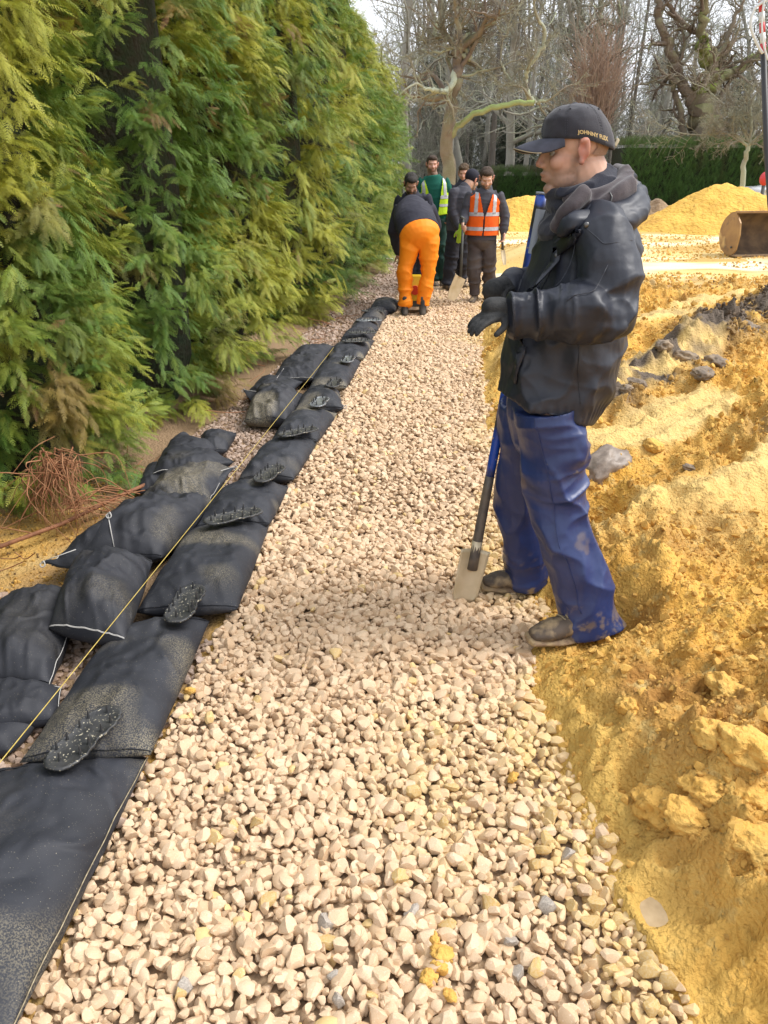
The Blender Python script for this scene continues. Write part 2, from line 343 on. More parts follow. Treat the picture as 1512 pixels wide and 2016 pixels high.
# the gravel path: base sheet is the ground; stones are its pieces
def gravel_points(x0f, x1f, y0, y1, sp, jitter=.45):
    ys = np.arange(y0, y1, sp * .87); P = []
    for k, y in enumerate(ys):
        xs = np.arange(x0f(y), x1f(y), sp) + (k % 2) * sp / 2; P.append(np.stack([xs, np.full(len(xs), y)], 1))
    P = np.concatenate(P); P += rng.uniform(-jitter, jitter, P.shape) * sp; return P
yb = np.linspace(.75, 24, 80)
bedV = []; 
for y in yb:
    for t in np.linspace(0, 1, 6): bedV.append((path_left(y) * (1 - t) + (sand_edge(y) + .02) * t, y, 0))
bedV = np.array(bedV, float); zz = ground_height(bedV[:, 0], bedV[:, 1])[0]; bedV[:, 2] = -.006 + .002 * fbm(bedV * 3)
i = (np.arange(79)[:, None] * 6 + np.arange(5)[None, :]).ravel()
M_bed = mat('stone dust', (.30, .205, .12), .9, (.38, .27, .17), 30, 6, bump=.6, bscale=120)
path = obj('gravel_path', mesh_np('gravel_path', bedV, np.stack([i, i + 1, i + 7, i + 6], 1)), M_bed, None, kind='structure')
A1 = gravel_points(lambda y: path_left(y) + .005, lambda y: sand_edge(y) + .10, .80, 3.3, .0290); A2 = gravel_points(lambda y: path_left(y) - .01, lambda y: sand_edge(y) + .07, 3.3, 12.5, .0300)
A3 = gravel_points(lambda y: path_left(y), lambda y: sand_edge(y), 12.5, 19, .06)
A0 = gravel_points(lambda y: path_left(y) + .02, lambda y: sand_edge(y) + .05, .80, 3.6, .030)
def stones(P2, size, zlo, zhi, cut=0):
    n = len(P2); d = P2[:, 0] - sand_edge(P2[:, 1]); P3 = np.stack([P2[:, 0], P2[:, 1], 0 * d], 1)
    keep = d < .035 + .12 * fbm(P3 * 3.5, 3, 12) + .05 * rng.random(n) ** 3
    P2, P3, d = P2[keep], P3[keep], d[keep]; n = len(P2)
    big = rng.random(n) ** 2.2
    s = size * (.72 + .95 * big) * (1 + .25 * fbm(P3 * 1.2, 2, 3))
    z = rng.uniform(zlo, zhi, n) + .010 * fbm(P3 * 5, 2, 13) + .15 * s
    yel = np.clip((d + .20) * 3.2 + 1.6 * fbm(P3 * 1.6, 3, 19) - .15, 0, 1) * rng.random(n) ** .5
    yel = np.maximum(yel, .75 * np.exp(-((P2[:, 0] - .16) / .20) ** 2 - ((P2[:, 1] - 1.72) / .38) ** 2) * rng.random(n) ** .6)
    yel = np.maximum(yel, (rng.random(n) < .02) * .9)
    P = np.stack([P2[:, 0], P2[:, 1], z], 1)
    rot = np.stack([rng.normal(0, .45, n), rng.normal(0, .45, n), rng.uniform(0, 6.28, n)], 1)
    scl = s[:, None] * np.stack([np.ones(n), rng.uniform(.85, 1.15, n), rng.uniform(.8, 1.25, n)], 1)
    return P, rot, scl, rng.integers(0, 9, n), np.clip(rng.random(n) ** 1.15, 0, 1), yel
S = [stones(A0, .036, -.004, .003), stones(A1, .0355, .006, .019), stones(A2, .037, .004, .016), stones(A3, .06, 0, .01)]
P, rot, scl, pick, tint, yel = [np.concatenate([s[k] for s in S]) for k in range(6)]
dist = np.hypot(P[:, 0], P[:, 1] - 0) / scl[:, 0] + (P[:, 2] < .012) * 60 + (P[:, 1] < 1.03) * 500 + (np.abs(P[:, 0]) > .5 * (.95 + P[:, 1] * .35)) * 40
order = np.argsort(dist); single = order[:296]; rest = np.ones(len(P), bool); rest[single] = False
scatter('stones', P[rest], rot[rest], scl[rest], pick[rest], stone_T, path, tint[rest], yel[rest], kind='stuff')
single_meshes = []
for t in stone_T:
    for mm in (M_stone1, M_stone_grey, M_stone_yel):
        me = t.data.copy(); me.name = 'stone'; me.materials.clear(); me.materials.append(mm); single_meshes.append(me)
for i in single:
    k = 0 if rnd.random() < .93 else (1 if rnd.random() < .5 else 2)
    if yel[i] > .55: k = 2
    o = obj('stone', single_meshes[int(pick[i]) * 3 + k], None, path); o.location = P[i]; o.rotation_euler = rot[i]; o.scale = scl[i]
# strip of dirty gravel between the bags and the hedge
M_dstone = mat('muddy gravel', (.36, .24, .165), .6, (.24, .155, .10), 9, 6, bump=.3, bscale=60, layers=(('inst', (.45, .34, .27), 'tint'),))
dT = [template('ditch_stone_shape', t.data.copy(), M_dstone) for t in stone_T[:5]]
for t in dT: t.data.materials.clear(); t.data.materials.append(M_dstone)
D = gravel_points(lambda y: hedge_front(y) + .02, lambda y: path_left(y) - .02, .9, 8.2, .030)
D2 = gravel_points(lambda y: hedge_front(y) - .1, lambda y: path_left(y) - .0, 8.2, 20, .055)
D = np.concatenate([D, D2]); keep = (vnoise(np.stack([D[:, 0] * 1.6, D[:, 1] * 1.2, 0 * D[:, 0]], 1), 2) > np.where(D[:, 1] > 6.5, .0, .40)) & ~((D[:, 0] < -1.35) & (D[:, 1] < 3.9) & (D[:, 1] > 2.9))
D = D[keep]; n = len(D); zz = ground_height(D[:, 0], D[:, 1])[0]
scatter('ditch_gravel', np.stack([D[:, 0], D[:, 1], zz + .006], 1), np.stack([rng.normal(0, .4, n), rng.normal(0, .4, n), rng.uniform(0, 6.3, n)], 1),
        np.where(D[:, 1] > 8.2, .055, .033) * (.6 + .7 * rng.random(n)), rng.integers(0, 5, n), dT, None, kind='stuff', label='dirty pinkish gravel scattered between the black bags and the hedge')
# crumbs of sand on the bank
M_crumb = mat('sand crumb', (.68, .37, .07), .95, (.76, .48, .13), 20, 4, bump=.5, bscale=90, layers=(('inst', (.38, .215, .055), 'tint'), ('inst', (.11, .08, .055), 'tint2')))
cT = [template('crumb_shape', stone_mesh(300 + i, 1), M_crumb) for i in range(4)]
n = 90000; Y = .9 + 8.6 * rng.random(n) ** 1.35; X = sand_edge(Y) + .02 + (rng.random(n) ** .85) * (1.0 + Y * .42)
z, rid, slab, s_, lumps = ground_height(X, Y)
keep = (rng.random(n) < .25 + 1.2 * (vnoise(np.stack([X, Y, 0 * X], 1) * 3, 8) - .3)) & (slab < .5) ; X, Y, z, rid = X[keep], Y[keep], z[keep], rid[keep]; n = len(X)
scatter('sand_crumbs', np.stack([X, Y, z + .002], 1), rng.uniform(0, 6.3, (n, 3)), (.007 + .030 * rng.random(n) ** 7) * (1 + .12 * Y) + .05 * rid * rng.random(n) ** 2, rng.integers(0, 4, n), cT, None,
        tint=rng.random(n) ** 2 * .6, tint2=np.clip(rid * 1.8 - .2, 0, 1), kind='stuff', label='loose crumbs of yellow sand on the bank')
nn_ = 16000; Y = 7.5 + 15 * rng.random(nn_) ** 1.3; X = sand_edge(Y) + .1 + rng.random(nn_) * Y * .5; z = ground_height(X, Y)[0]; k_ = vnoise(np.stack([X * .5, Y * 1.2, 0 * X], 1), 4) > .45; X, Y, z = X[k_], Y[k_], z[k_]
scatter('yard_crumbs', np.stack([X, Y, z + .004], 1), rng.uniform(0, 6.3, (len(X), 3)), .02 + .07 * rng.random(len(X)) ** 4, rng.integers(0, 4, len(X)), cT, None, tint=rng.random(len(X)) * .8, tint2=(rng.random(len(X)) < .04) * .8, kind='stuff', label='loose lumps of sand scattered over the flat yard')
nz_ = 2600; X = rng.uniform(-2.3, -1.25, nz_); Y = rng.uniform(2.2, 4.4, nz_); z = ground_height(X, Y)[0]
scatter('dirt_crumbs', np.stack([X, Y, z + .003], 1), rng.uniform(0, 6.3, (nz_, 3)), .008 + .022 * rng.random(nz_) ** 3, rng.integers(0, 4, nz_), cT, None, tint=rng.random(nz_), tint2=(rng.random(nz_) < .15) * .7, kind='stuff', label='orange dirt crumbs under the hedge by the dry roots')
def zat(x, y): return float(ground_height(np.array([float(x)]), np.array([float(y)]))[0][0])
# clay clods, rock and puddles
M_clod = mat('sand clod', (.64, .35, .07), .95, (.72, .45, .12), 9, 6, bump=1, bscale=70, bdist=.015, crease=(16, .6, .02))
M_clodd = mat('dark clay clod', (.15, .12, .095), .9, (.30, .22, .14), 7, 6, bump=.6, bscale=60, bdist=.006)
def lump(seed, s, rough=.3, sub=4):
    bm = bmesh.new(); bmesh.ops.create_icosphere(bm, subdivisions=sub, radius=1); V = np.array([v.co[:] for v in bm.verts])
    V *= (1 + rough * 1.6 * fbm(V * 1.5, 4, seed, .7) + .5 * (ridged(V * 1.7, 3, seed, .6) - .5))[:, None]; V = V * np.array(s); F = [[v.index for v in f.verts] for f in bm.faces]; bm.free(); return mesh_np('clod', V, F)
clods = [(1385, 1545, .075, 0), (1345, 1610, .07, 0), (1300, 1560, .08, 0), (1460, 1490, .09, 0), (1410, 1440, .07, 0), (1480, 1560, .08, 0), (1240, 1380, .05, 0), (1500, 1640, .09, 0), (1440, 1330, .08, 0),
         (1350, 700, .15, 1), (1420, 660, .17, 1), (1300, 720, .12, 1), (1250, 760, .12, 1), (1385, 730, .13, 1), (1470, 640, .18, 1), (1225, 800, .09, 1), (1430, 600, .1, 0), (1290, 860, .07, 0), (1360, 920, .06, 1)]
where = ['near the right edge beside the puddle track', 'just left of the biggest clod', 'above the footprint', 'high on the right edge', 'below the track ridge', 'lowest at the right edge', 'beside the boot print', 'in the bottom right corner', 'on the smooth slab',
         'in the middle of the dark ridge', 'on the upper dark ridge', 'left on the dark ridge', 'behind the jacket hem', 'in front of the dark ridge', 'at the top end of the dark ridge', 'close to the blue trousers', 'beyond the dark ridge', 'between rock and dark ridge', 'under the overhanging slab']
for k, ((px, py, s, dk), wh) in enumerate(zip(clods, where)):
    p = G(px, py, .15); z = zat(p.x, p.y); s = s * (.62 if dk else .9)
    for _ in range(4): p = G(px, py, z + s * .3); z = zat(p.x, p.y)
    o = obj('clay_clod' if dk else 'sand_clod', lump(400 + k, (s * rnd.uniform(.8, 1.1), s * rnd.uniform(.6, .9), s * rnd.uniform(.45, .6))), M_clodd if dk else M_clod,
            label=('dark clay clod ' if dk else 'yellow sand clod ') + wh, category='clod', group='clods on the sand bank')
    o.location = (p.x, p.y, z - s * .02); o.rotation_euler = (rnd.uniform(-.3, .3), rnd.uniform(-.3, .3), rnd.uniform(0, 6))
p = G(1192, 905, .22)
for _ in range(6): p = G(1192, 905, float(ground_height(np.array([p.x]), np.array([p.y]))[0][0]) + .08)
 
M_rock = mat('wet grey stone', (.17, .13, .10), .45, (.27, .215, .17), 6, 7, bump=.25, bscale=18, contrast=(.42, .62))
rk = lump(77, (.5, .42, .40), .12, 4); o = obj('rock', rk, M_rock, label='rounded grey brown rock half buried in the sand behind the trousers', category='rock'); o.scale = (.31, .25, .25); o.location = (p.x, p.y, zat(p.x, p.y) - .05); o.rotation_euler = (.3, -.35, .6)
M_mud = mat('muddy water', (.36, .25, .13), .45, (.44, .32, .18), 30, 4, spec=.4)
def puddle(px, py, rx, ry, lab, yaw=0):
    p = G(px, py, .03); th = np.linspace(0, 2 * math.pi, 40, endpoint=False); r = 1 + .12 * np.sin(th * 2 + 1) + .07 * np.sin(th * 5 + px)
    x, y = rx * r * np.cos(th), ry * r * np.sin(th); c, s = math.cos(yaw), math.sin(yaw); X, Y = p.x + c * x - s * y, p.y + s * x + c * y
    z = .031
    V = np.concatenate([np.stack([X, Y, 0 * X + z], 1), [[p.x, p.y, z]]]); obj('puddle', mesh_np('puddle', V, [(i, (i + 1) % 40, 40) for i in range(40)]), M_mud, kind='structure', label=lab)
puddle(1292, 1800, .045, .06, 'small puddle of milky water in the sand track', .35)
puddle(1165, 1080, .11, .12, 'pale wet patch behind the trouser leg')

# small wet sand lumps lying on the gravel
for k, (px, py, s) in enumerate([(870, 1880, .028), (845, 1925, .022), (885, 1960, .018), (372, 1360, .02), (1010, 1530, .02), (855, 1850, .02), (865, 1905, .02)]):
    p = G(px, py, .03); o = obj('sand_lump', lump(500 + k, (s, s * .8, s * .6), .45, 3), M_clod, label=['wet yellow sand lump largest of those on the near stones', 'wet yellow sand lump left of the largest', 'wet yellow sand lump nearest the picture bottom', 'yellow sand lump on the edge of a black bag', 'yellow sand lump right of the path middle', 'wet yellow sand lump farthest of the near group', 'wet yellow sand lump between two others'][k], category='sand lump', group='sand lumps on the gravel')
    o.location = p; o.rotation_euler = (.3 * k, .2, k)

# ------------------------------------------------------------------ black bags
RG = 'black bags laid in a row along the gravel path'; LG = 'black bags piled loose by the hedge'
def bag_mat(name, dust, c=(.018, .0195, .025)):
    return mat(name, c, .66, tuple(v * 1.5 for v in c), 5, 6, bump=.35, bscale=350, bdist=.002, spec=.4,
               crease=(8, .75, .03), layers=(('spot', (.045, .045, .05), 2.5, .55, .75), ('spot', (.34, .30, .22), 300, .70 - .05 * dust, .73 - .05 * dust), ('attrspeck', (.34, .29, .19), 'dust', 240)))
M_bag = bag_mat('black geotextile', .25); M_bagclean = bag_mat('black geotextile clean', 0, (.018, .019, .024))
M_thread = mat('white thread', (.50, .48, .45), .8); M_thread_b = mat('muddy thread', (.20, .16, .10), .9, (.40, .34, .22), 60, 3)
def bag(name, corners, T, z0, m, label, group, seam=(True, False), dust=0.0, res=44, wr=1.0, seed=0, tilt=(0, 0, 0, 0), sag=0.0):
    """corners: far-left, far-right, near-right, near-left pixels of the outline; T half thickness; z0 underside"""
    Cn = [np.array(G(px, py, z0 + T * .55)) + np.array((0, 0, tilt[k])) for k, (px, py) in enumerate(corners)]
    cen = sum(Cn) / 4; n = res
    g = np.linspace(-1, 1, n); U, Vv = np.meshgrid(g, g); U, Vv = U.ravel(), Vv.ravel()
    def shape(U, Vv, side):
        pinch = 1 - .06 * (1 - np.abs(Vv) ** 2) * np.abs(U) ** 3; pinch2 = 1 - .07 * (1 - U ** 2) * np.abs(Vv) ** 3
        u, v = (U * pinch2 * .5 + .5)[:, None], (Vv * pinch * .5 + .5)[:, None]
        base = (Cn[3] * (1 - u) + Cn[2] * u) * (1 - v) + (Cn[0] * (1 - u) + Cn[1] * u) * v
        h = (1 - np.abs(U) ** 2.6) ** .6 * (1 - np.abs(Vv) ** 3.0) ** .62
        q = np.concatenate([base, ], 1); e = np.clip(np.abs(Vv) * 1.35 - .35, 0, 1)
        nz = fbm(q * 5 + seed, 3, seed % 9) * .40 + (ridged(np.stack([q[:, 0] * 14 + q[:, 1] * 5, q[:, 1] * 5, 0 * u[:, 0] + seed], 1), 2, 4) - .4) * .5 * e * wr + (ridged(q * 6 + seed, 3, 3) - .4) * .34 * wr
        b = base.copy()
        if side > 0: b[:, 2] += T * (h * (1.05 + nz) + .0)
        else: b[:, 2] -= T * .8 * h ** .7
        b[:, 2] += .012 * fbm(q * 9 + seed, 2, 5) * (1 - h) * wr - sag * (U ** 2 + Vv ** 2) * .5
        return b, h
    top, h = shape(U, Vv, 1); bot, _ = shape(U, Vv, -1)
    i = (np.arange(n - 1)[:, None] * n + np.arange(n - 1)[None, :]).ravel(); F = np.stack([i, i + 1, i + 1 + n, i + n], 1)
    edge = (np.abs(U) > .999) | (np.abs(Vv) > .999); mp = np.arange(n * n) + n * n; mp[edge] = np.arange(n * n)[edge]
    V = np.concatenate([top, bot]); V2 = V
    F = np.concatenate([F, mp[F][:, ::-1]])
    me = mesh_np(name, V2, F); Q = V * 1.0
    du = np.clip(dust * (3.6 * vnoise(np.concatenate([Q[:, :2] * 6, Q[:, 2:] * 0], 1) + seed, 3) - 2.35) * (Q[:, 2] > z0 + .02), 0, .8)
    attr(me, 'dust', du)
    root = thing(name, label, 'sandbag', tuple(cen * np.array((1, 1, 0)) + np.array((0, 0, z0))), group); under(root, 'bag_body', me, m)
    def seamline(fn, k):
        t = np.linspace(-1, 1, 40); pts = fn(t); mb = MB(); 
        mb.tube(pts, .0015, 5)
        if k: mb.tube(pts + np.array((.004, -.010, .003)), .0011, 5)
        under(root, 'seam', mb.mesh('seam'), M_thread_b if group == RG else M_thread)
    def near(t): b, _ = shape(t * .98, 0 * t - .975, 1); return b + np.array((0, 0, .003))
    def far(t): b, _ = shape(t * .98, 0 * t + .97, 1); return b + np.array((0, 0, .003))
    def right(t): b, _ = shape(0 * t + .985, t, 1); return b + np.array((.002, 0, .003))
    def left(t): b, _ = shape(0 * t - .985, t, 1); return b + np.array((-.002, 0, .003))
    for s in seam:
        if s: seamline(dict(near=near, far=far, right=right, left=left)[s], s in ('near', 'left'))
    # flat seam allowance (flap) along the near and far ends
    for fn, sy in ((near, -1), (far, 1)):
        t = np.linspace(-1, 1, 30); a = fn(t); dirv = (Cn[3] + Cn[2] - Cn[0] - Cn[1]) / 2 * (-sy) * -1; dirv = dirv / np.linalg.norm(dirv) * (-sy)
        wv = (.016 + .012 * fbm(a * 9 + seed, 2, 3))[:, None]; b = a - dirv * 0 + (dirv * (1 if sy < 0 else 1)) * wv * (1) ; b[:, 2] += .004 * np.sin(t * 14 + seed) - .004
        VV = np.concatenate([a, b, a - np.array((0, 0, .003)), b - np.array((0, 0, .003))]); m_ = 30
        FF = [(j, j + 1, m_ + j + 1, m_ + j) for j in range(m_ - 1)] + [(2 * m_ + j, 3 * m_ + j, 3 * m_ + j + 1, 2 * m_ + j + 1) for j in range(m_ - 1)] + [(m_ + j, m_ + j + 1, 3 * m_ + j + 1, 3 * m_ + j) for j in range(m_ - 1)]
        me2 = mesh_np('seam_flap', VV, FF); attr(me2, 'dust', np.zeros(len(VV))); under(root, 'seam_flap', me2, m)
    return root
RG = 'black bags laid in a row along the gravel path'; LG = 'black bags piled loose by the hedge'
row = [([(-10, 1515), (292, 1487), (22, 2060), (-420, 2060)], 'big flat black bag nearest the camera, sand stain in its middle', ('right',), .5, 1),
       ([(228, 1232), (412, 1216), (298, 1496), (40, 1512)], 'black bag with fine grit under the second plate, second nearest in the laid row', (), .8, 0),
       ([(375, 1040), (530, 1032), (468, 1210), (268, 1218)], 'smooth black bag third from the camera carrying the upright oval plate', (), .7, 0),
       ([(440, 958), (568, 955), (530, 1040), (385, 1046)], 'black bag crusted with sand behind the third bag of the row', (), 1.5, 0),
       ([(522, 874), (628, 862), (578, 950), (468, 952)], 'clean black bag with crisp near corner, fifth in the laid row', (), .4, 0),
       ([(572, 815), (664, 812), (624, 874), (528, 884)], 'black bag buried under pinkish gravel dust, sixth in the laid row', (), 2.6, 0),
       ([(598, 772), (668, 768), (676, 810), (580, 816)], 'black bag with pointed right corner under the plate by the ball shaped bag', (), 1.0, 0),
       ([(634, 716), (712, 708), (682, 768), (606, 774)], 'black bag with gathered folds before the bright plate', (), 1.2, 0),
       ([(660, 676), (738, 668), (714, 712), (642, 718)], 'black bag half covered in yellow mud, ninth in the laid row', (), 2.0, 0),
       ([(682, 655), (742, 650), (730, 674), (668, 680)], 'dusty black bag beyond the bright plate', (), 1.4, 0),
       ([(700, 632), (754, 630), (742, 655), (686, 660)], 'black bag third from the far end of the row', (), 1.0, 0),
       ([(720, 612), (768, 612), (752, 634), (708, 637)], 'black bag second from the far end of the row', (), .8, 0),
       ([(736, 594), (790, 594), (777, 616), (726, 617)], 'black bag at the far end of the row beside the boots', (), .6, 0)]
for k, (c, lab, seam, dust, o_) in enumerate(row):
    far = k > 4; ext = []
    bag('sandbag', c, .088 if k else .09, .0, M_bag, lab, RG, seam, dust * .75, 52 if k < 6 else 30, .9, k + 3, tilt=(-.012, -.012, .02, .02))
pile = [([(20, 1168), (168, 1176), (98, 1352), (-110, 1345)], .085, .0, 'large plump black bag at the left edge with white seam', ('right',), .1),
        ([(-60, 1345), (122, 1356), (112, 1418), (-90, 1450)], .05, .01, 'black bag end with white thread along its mouth, left edge', ('far', 'right'), .1),
        ([(-60, 1425), (78, 1425), (20, 1478), (-110, 1500)], .035, .0, 'grey dusted bag corner lowest at the left edge', ('far',), .4),
        ([(345, 858), (430, 880), (398, 915), (318, 905)], .06, .03, 'black bag folded under the hedge twigs', (), .1),
        ([(395, 856), (466, 855), (446, 888), (400, 896)], .05, .02, 'small black bag tip farthest of the near pile', (), .2),
        ([(290, 920), (345, 925), (335, 962), (268, 970)], .05, .0, 'black bag in shade tucked beneath the hedge', (), 0),
        ([(325, 880), (462, 912), (392, 932), (300, 935)], .06, .05, 'black bag slumped across the top of the near pile', ('near',), .2),
        ([(330, 932), (456, 922), (412, 990), (262, 1004)], .075, .03, 'black bag with sandy top and white end seam below the slumped one', ('near', 'right'), .8),
        ([(262, 1000), (425, 985), (318, 1098), (100, 1112)], .10, .02, 'long black bag with creased side and raised left corner flap', ('left',), .7),
        ([(148, 1104), (300, 1102), (246, 1262), (96, 1240)], .095, .07, 'plump square black bag with white stitched near mouth', ('near',), .2),
        ([(515, 742), (596, 752), (566, 776), (484, 780)], .045, .03, 'flat black bag squeezed behind the ball shaped bag', (), 0),
        ([(508, 768), (598, 778), (568, 832), (480, 832)], .10, .0, 'ball shaped black bag with a sandy crown', (), 1.5),
        ([(558, 712), (645, 704), (622, 748), (536, 752)], .07, .02, 'black bag with sagging front in the far pile', ('near',), .1),
        ([(584, 692), (658, 682), (636, 712), (560, 716)], .06, .03, 'black bag topmost and farthest in the far pile', (), .1)]
for k, (c, T, z0, lab, seam, dust) in enumerate(pile):
    bag('sandbag', c, T * 1.15, z0, M_bagclean, lab, LG, seam, dust, 48, 1.5, k + 40, tilt=(0, .0, 0, 0))
# pointed cloth corners (ears) of the piled bags
def ear(parent_label, pts, m=M_bagclean):
    for o in bpy.data.objects:
        if o.get('label') == parent_label:
            P = [np.array(p) for p in pts]; a, b, tip = P; V = []; n = 8
            for i in range(n + 1):
                t = i / n; l, r = a * (1 - t) + tip * t, b * (1 - t) + tip * t
                for j in range(5):
                    s = j / 4; q = l * (1 - s) + r * s; q = q + np.array((0, 0, .02 * math.sin(s * 3.14) * (1 - t) + .006 * math.sin(t * 9))); V.append(q)
            V = np.array(V); V2 = V - np.array((0, 0, .008)); F = [(i * 5 + j, i * 5 + j + 1, (i + 1) * 5 + j + 1, (i + 1) * 5 + j) for i in range(n) for j in range(4)]
            me = mesh_np('corner_flap', np.concatenate([V, V2]), F + [tuple(x + 45 for x in f[::-1]) for f in F]); attr(me, 'dust', np.zeros(90)); under(o, 'corner_flap', me, m)
            mb = MB(); mb.tube([tip + np.array((0, 0, .004)), tip * .5 + a * .5 + np.array((0, 0, .006)), a + np.array((0, 0, .008))], .0022, 5); c = tip
            mb.tube(curve([c, c + np.array((.012, -.004, .01)), c + np.array((.018, -.012, -.006)), c + np.array((.004, -.014, -.014)), c + np.array((-.006, -.004, -.004)), c + np.array((.01, 0, .004))], 5), .0028, 5)
            under(o, 'thread_tail', mb.mesh('thread_tail'), M_thread)
l9 = 'long black bag with creased side and raised left corner flap'
ear(l9, [G(225, 1080, .17), G(150, 1110, .12), G(212, 1012, .30)]); ear(l9, [G(150, 1085, .14), G(175, 1118, .10), G(82, 1108, .10)])
ear('plump square black bag with white stitched near mouth', [G(120, 1190, .12), G(130, 1245, .10), G(88, 1240, .11)])
ear('ball shaped black bag with a sandy crown', [G(520, 775, .10), G(505, 800, .08), G(478, 768, .12)])
ear('ball shaped black bag with a sandy crown', [G(520, 810, .08), G(530, 832, .05), G(480, 830, .03)])
ear('black bag with sandy top and white end seam below the slumped one', [G(400, 940, .13), G(400, 985, .10), G(462, 920, .10)])
ear('black bag with sagging front in the far pile', [G(560, 725, .12), G(550, 745, .10), G(542, 750, .10)])
ear('black bag with pointed right corner under the plate by the ball shaped bag', [G(650, 785, .06), G(650, 806, .05), G(678, 800, .04)])

# ------------------------------------------------------------------ spiked plates on the bags
M_plate = mat('black plastic plate', (.022, .023, .025), .45, (.05, .05, .05), 20, 4, bump=.1, bscale=50, layers=(('spot', (.42, .38, .28), 120, .62, .66),))
M_plate_sheen = mat('grey plastic with painted sheen', (.30, .32, .34), .22, (.16, .17, .18), 18, 4, metal=.35, layers=(('spot', (.45, .42, .35), 120, .62, .66),))  # paler copy of the black plate plastic; the sheen is painted as grey
def plate(a, b, z, lab, m, wid=.060, spikes=True):
    z = z + .034; A, B = G(*a, z), G(*b, z); c = (A + B) / 2; d = B - A; hl = .15; yaw = math.atan2(d.y, d.x)
    root = thing('spiked_plate', lab, 'connector plate', c, 'oval spiked plates joining the bags', yaw)
    n = 72; th = np.arange(n) * 2 * math.pi / n; x = np.sign(np.cos(th)) * np.abs(np.cos(th)) ** .85 * hl; y = wid * np.sign(np.sin(th)) * np.abs(np.sin(th)) ** .62 * (1 - .20 * np.exp(-(x / .045) ** 2)) * (1 + .05 * np.cos(th * 22))
    V, F = [], []
    R = [(1, -.0), (1, .006), (.93, .0085), (.90, .0065), (.3, .0065)]
    for r, zz in R: V += [(x[i] * r, y[i] * r, zz + .0) for i in range(n)]
    for k in range(len(R) - 1): F += [(k * n + i, k * n + (i + 1) % n, (k + 1) * n + (i + 1) % n, (k + 1) * n + i) for i in range(n)]
    F += [tuple(range(n))[::-1], tuple((len(R) - 1) * n + i for i in range(n))]
    obj('plate', mesh_np('plate', np.array(V), F), m, root)
    if spikes:
        sp = spike_me
        for (sx, sy) in [(-.115, .0), (.115, .0), (-.075, .038), (-.075, -.038), (-.03, .036), (-.03, -.036), (.03, .036), (.03, -.036), (.075, .038), (.075, -.038)]:
            o = obj('spike', sp, None, root); o.location = (sx, sy, .006); o.rotation_euler = (0, 0, rnd.uniform(0, 3))
    root.rotation_euler = (0.0, 0.05, yaw); return root
mb = MB(); V, F = tube([(0, 0, 0), (0, 0, .012), (0, 0, .028), (0, 0, .030)], [.0055, .004, .0018, .0004], 6); mb.add(V, F); spike_me = mb.mesh('spike', False); spike_me.materials.append(M_plate)
pl = [((118, 1505), (212, 1402), .120, 'large black spiked plate nearest the camera, speckled with grit', M_plate), ((342, 1232), (386, 1148), .120, 'black spiked plate second from the camera lying across two bags', M_plate),
      ((428, 1026), (490, 1008), .120, 'gritty spiked plate third from the camera', M_plate), ((512, 950), (548, 916), .12, 'sand crusted spiked plate at the near corner of the clean bag', M_plate), ((568, 856), (606, 845), .12, 'spiked plate under pinkish dust on the buried bag', M_plate),
      ((618, 808), (640, 776), .12, 'grey spiked plate on the bag with the pointed corner', M_plate_sheen), ((652, 764), (664, 746), .12, 'sandy spiked plate between the grey and the bright one', M_plate), ((680, 718), (690, 698), .12, 'bright spiked plate with its sheen put into the colour', M_plate_sheen),
      ((688, 673), (716, 670), .12, 'dark spiked plate just beyond the bright one', M_plate), ((700, 656), (726, 654), .12, 'spiked plate fourth from the far end', M_plate), ((714, 632), (738, 630), .115, 'spiked plate third from the far end', M_plate_sheen), ((727, 613), (745, 612), .11, 'farthest spiked plate of the row', M_plate)]
for a, b, z, lab, m in pl: plate(a, b, z, lab, m)

# ------------------------------------------------------------------ string line, rusty bar, roots, twigs
M_string = mat('yellow string', (.42, .30, .05), .8, (.55, .42, .12), 60, 3)
mb = MB(); a, b = G(-40, 1550, .225), G(657, 684, .20)
pts = [a.lerp(b, t) - Vector((0, 0, .006 * 4 * t * (1 - t))) for t in np.linspace(0, 1, 40)]
mb.tube(pts, .0016, 6); strg = obj('string_line', mb.mesh('string_line'), M_string, label='taut yellow builder string running over the piled bags', category='string')
M_rust = mat('rusty steel', (.17, .07, .035), .8, (.30, .13, .06), 30, 6, bump=.4, bscale=120)
mb = MB(); mb.tube([G(-60, 1098, .05), G(120, 1032, .05), G(250, 970, .06), G(330, 935, .05)], .011, 8); obj('rusty_bar', mb.mesh('rusty_bar'), M_rust, label='long rusty steel bar lying under the hedge foot', category='bar')
M_root = mat('dry red roots', (.26, .10, .04), .85, (.34, .17, .08), 20, 4)
mb = MB(); c = G(105, 915, .30)
for k in range(130):
    a = np.array(c) + rng.normal(0, (.05, .05, .04)); e = a + np.array((rng.normal(.03, .11), rng.normal(-.08, .07), -rng.uniform(.10, .30)))
    m_ = (a + e) / 2 + rng.normal(0, .045, 3) + np.array((0, 0, .05)); mb.tube(curve([a, m_, e], 4), [.0022 + .002 * rng.random()] * 4 + [.0018] * 4 + [.001], 4, False)
obj('dead_roots', mb.mesh('dead_roots'), M_root, label='tuft of dry reddish roots hanging out under the hedge', category='roots')
mb = MB(); 
for k in range(46):
    y = rng.uniform(2.6, 9.5); x = hedge_front(y) + rng.uniform(-.15, .22); a = np.array((x, y, .03)); yaw = rng.uniform(0, 6.3); l = rng.uniform(.08, .35)
    e = a + np.array((math.cos(yaw) * l, math.sin(yaw) * l, rng.uniform(0, .1))); mb.tube(curve([a, (a + e) / 2 + rng.normal(0, .03, 3), e], 4), .0028, 4, False)
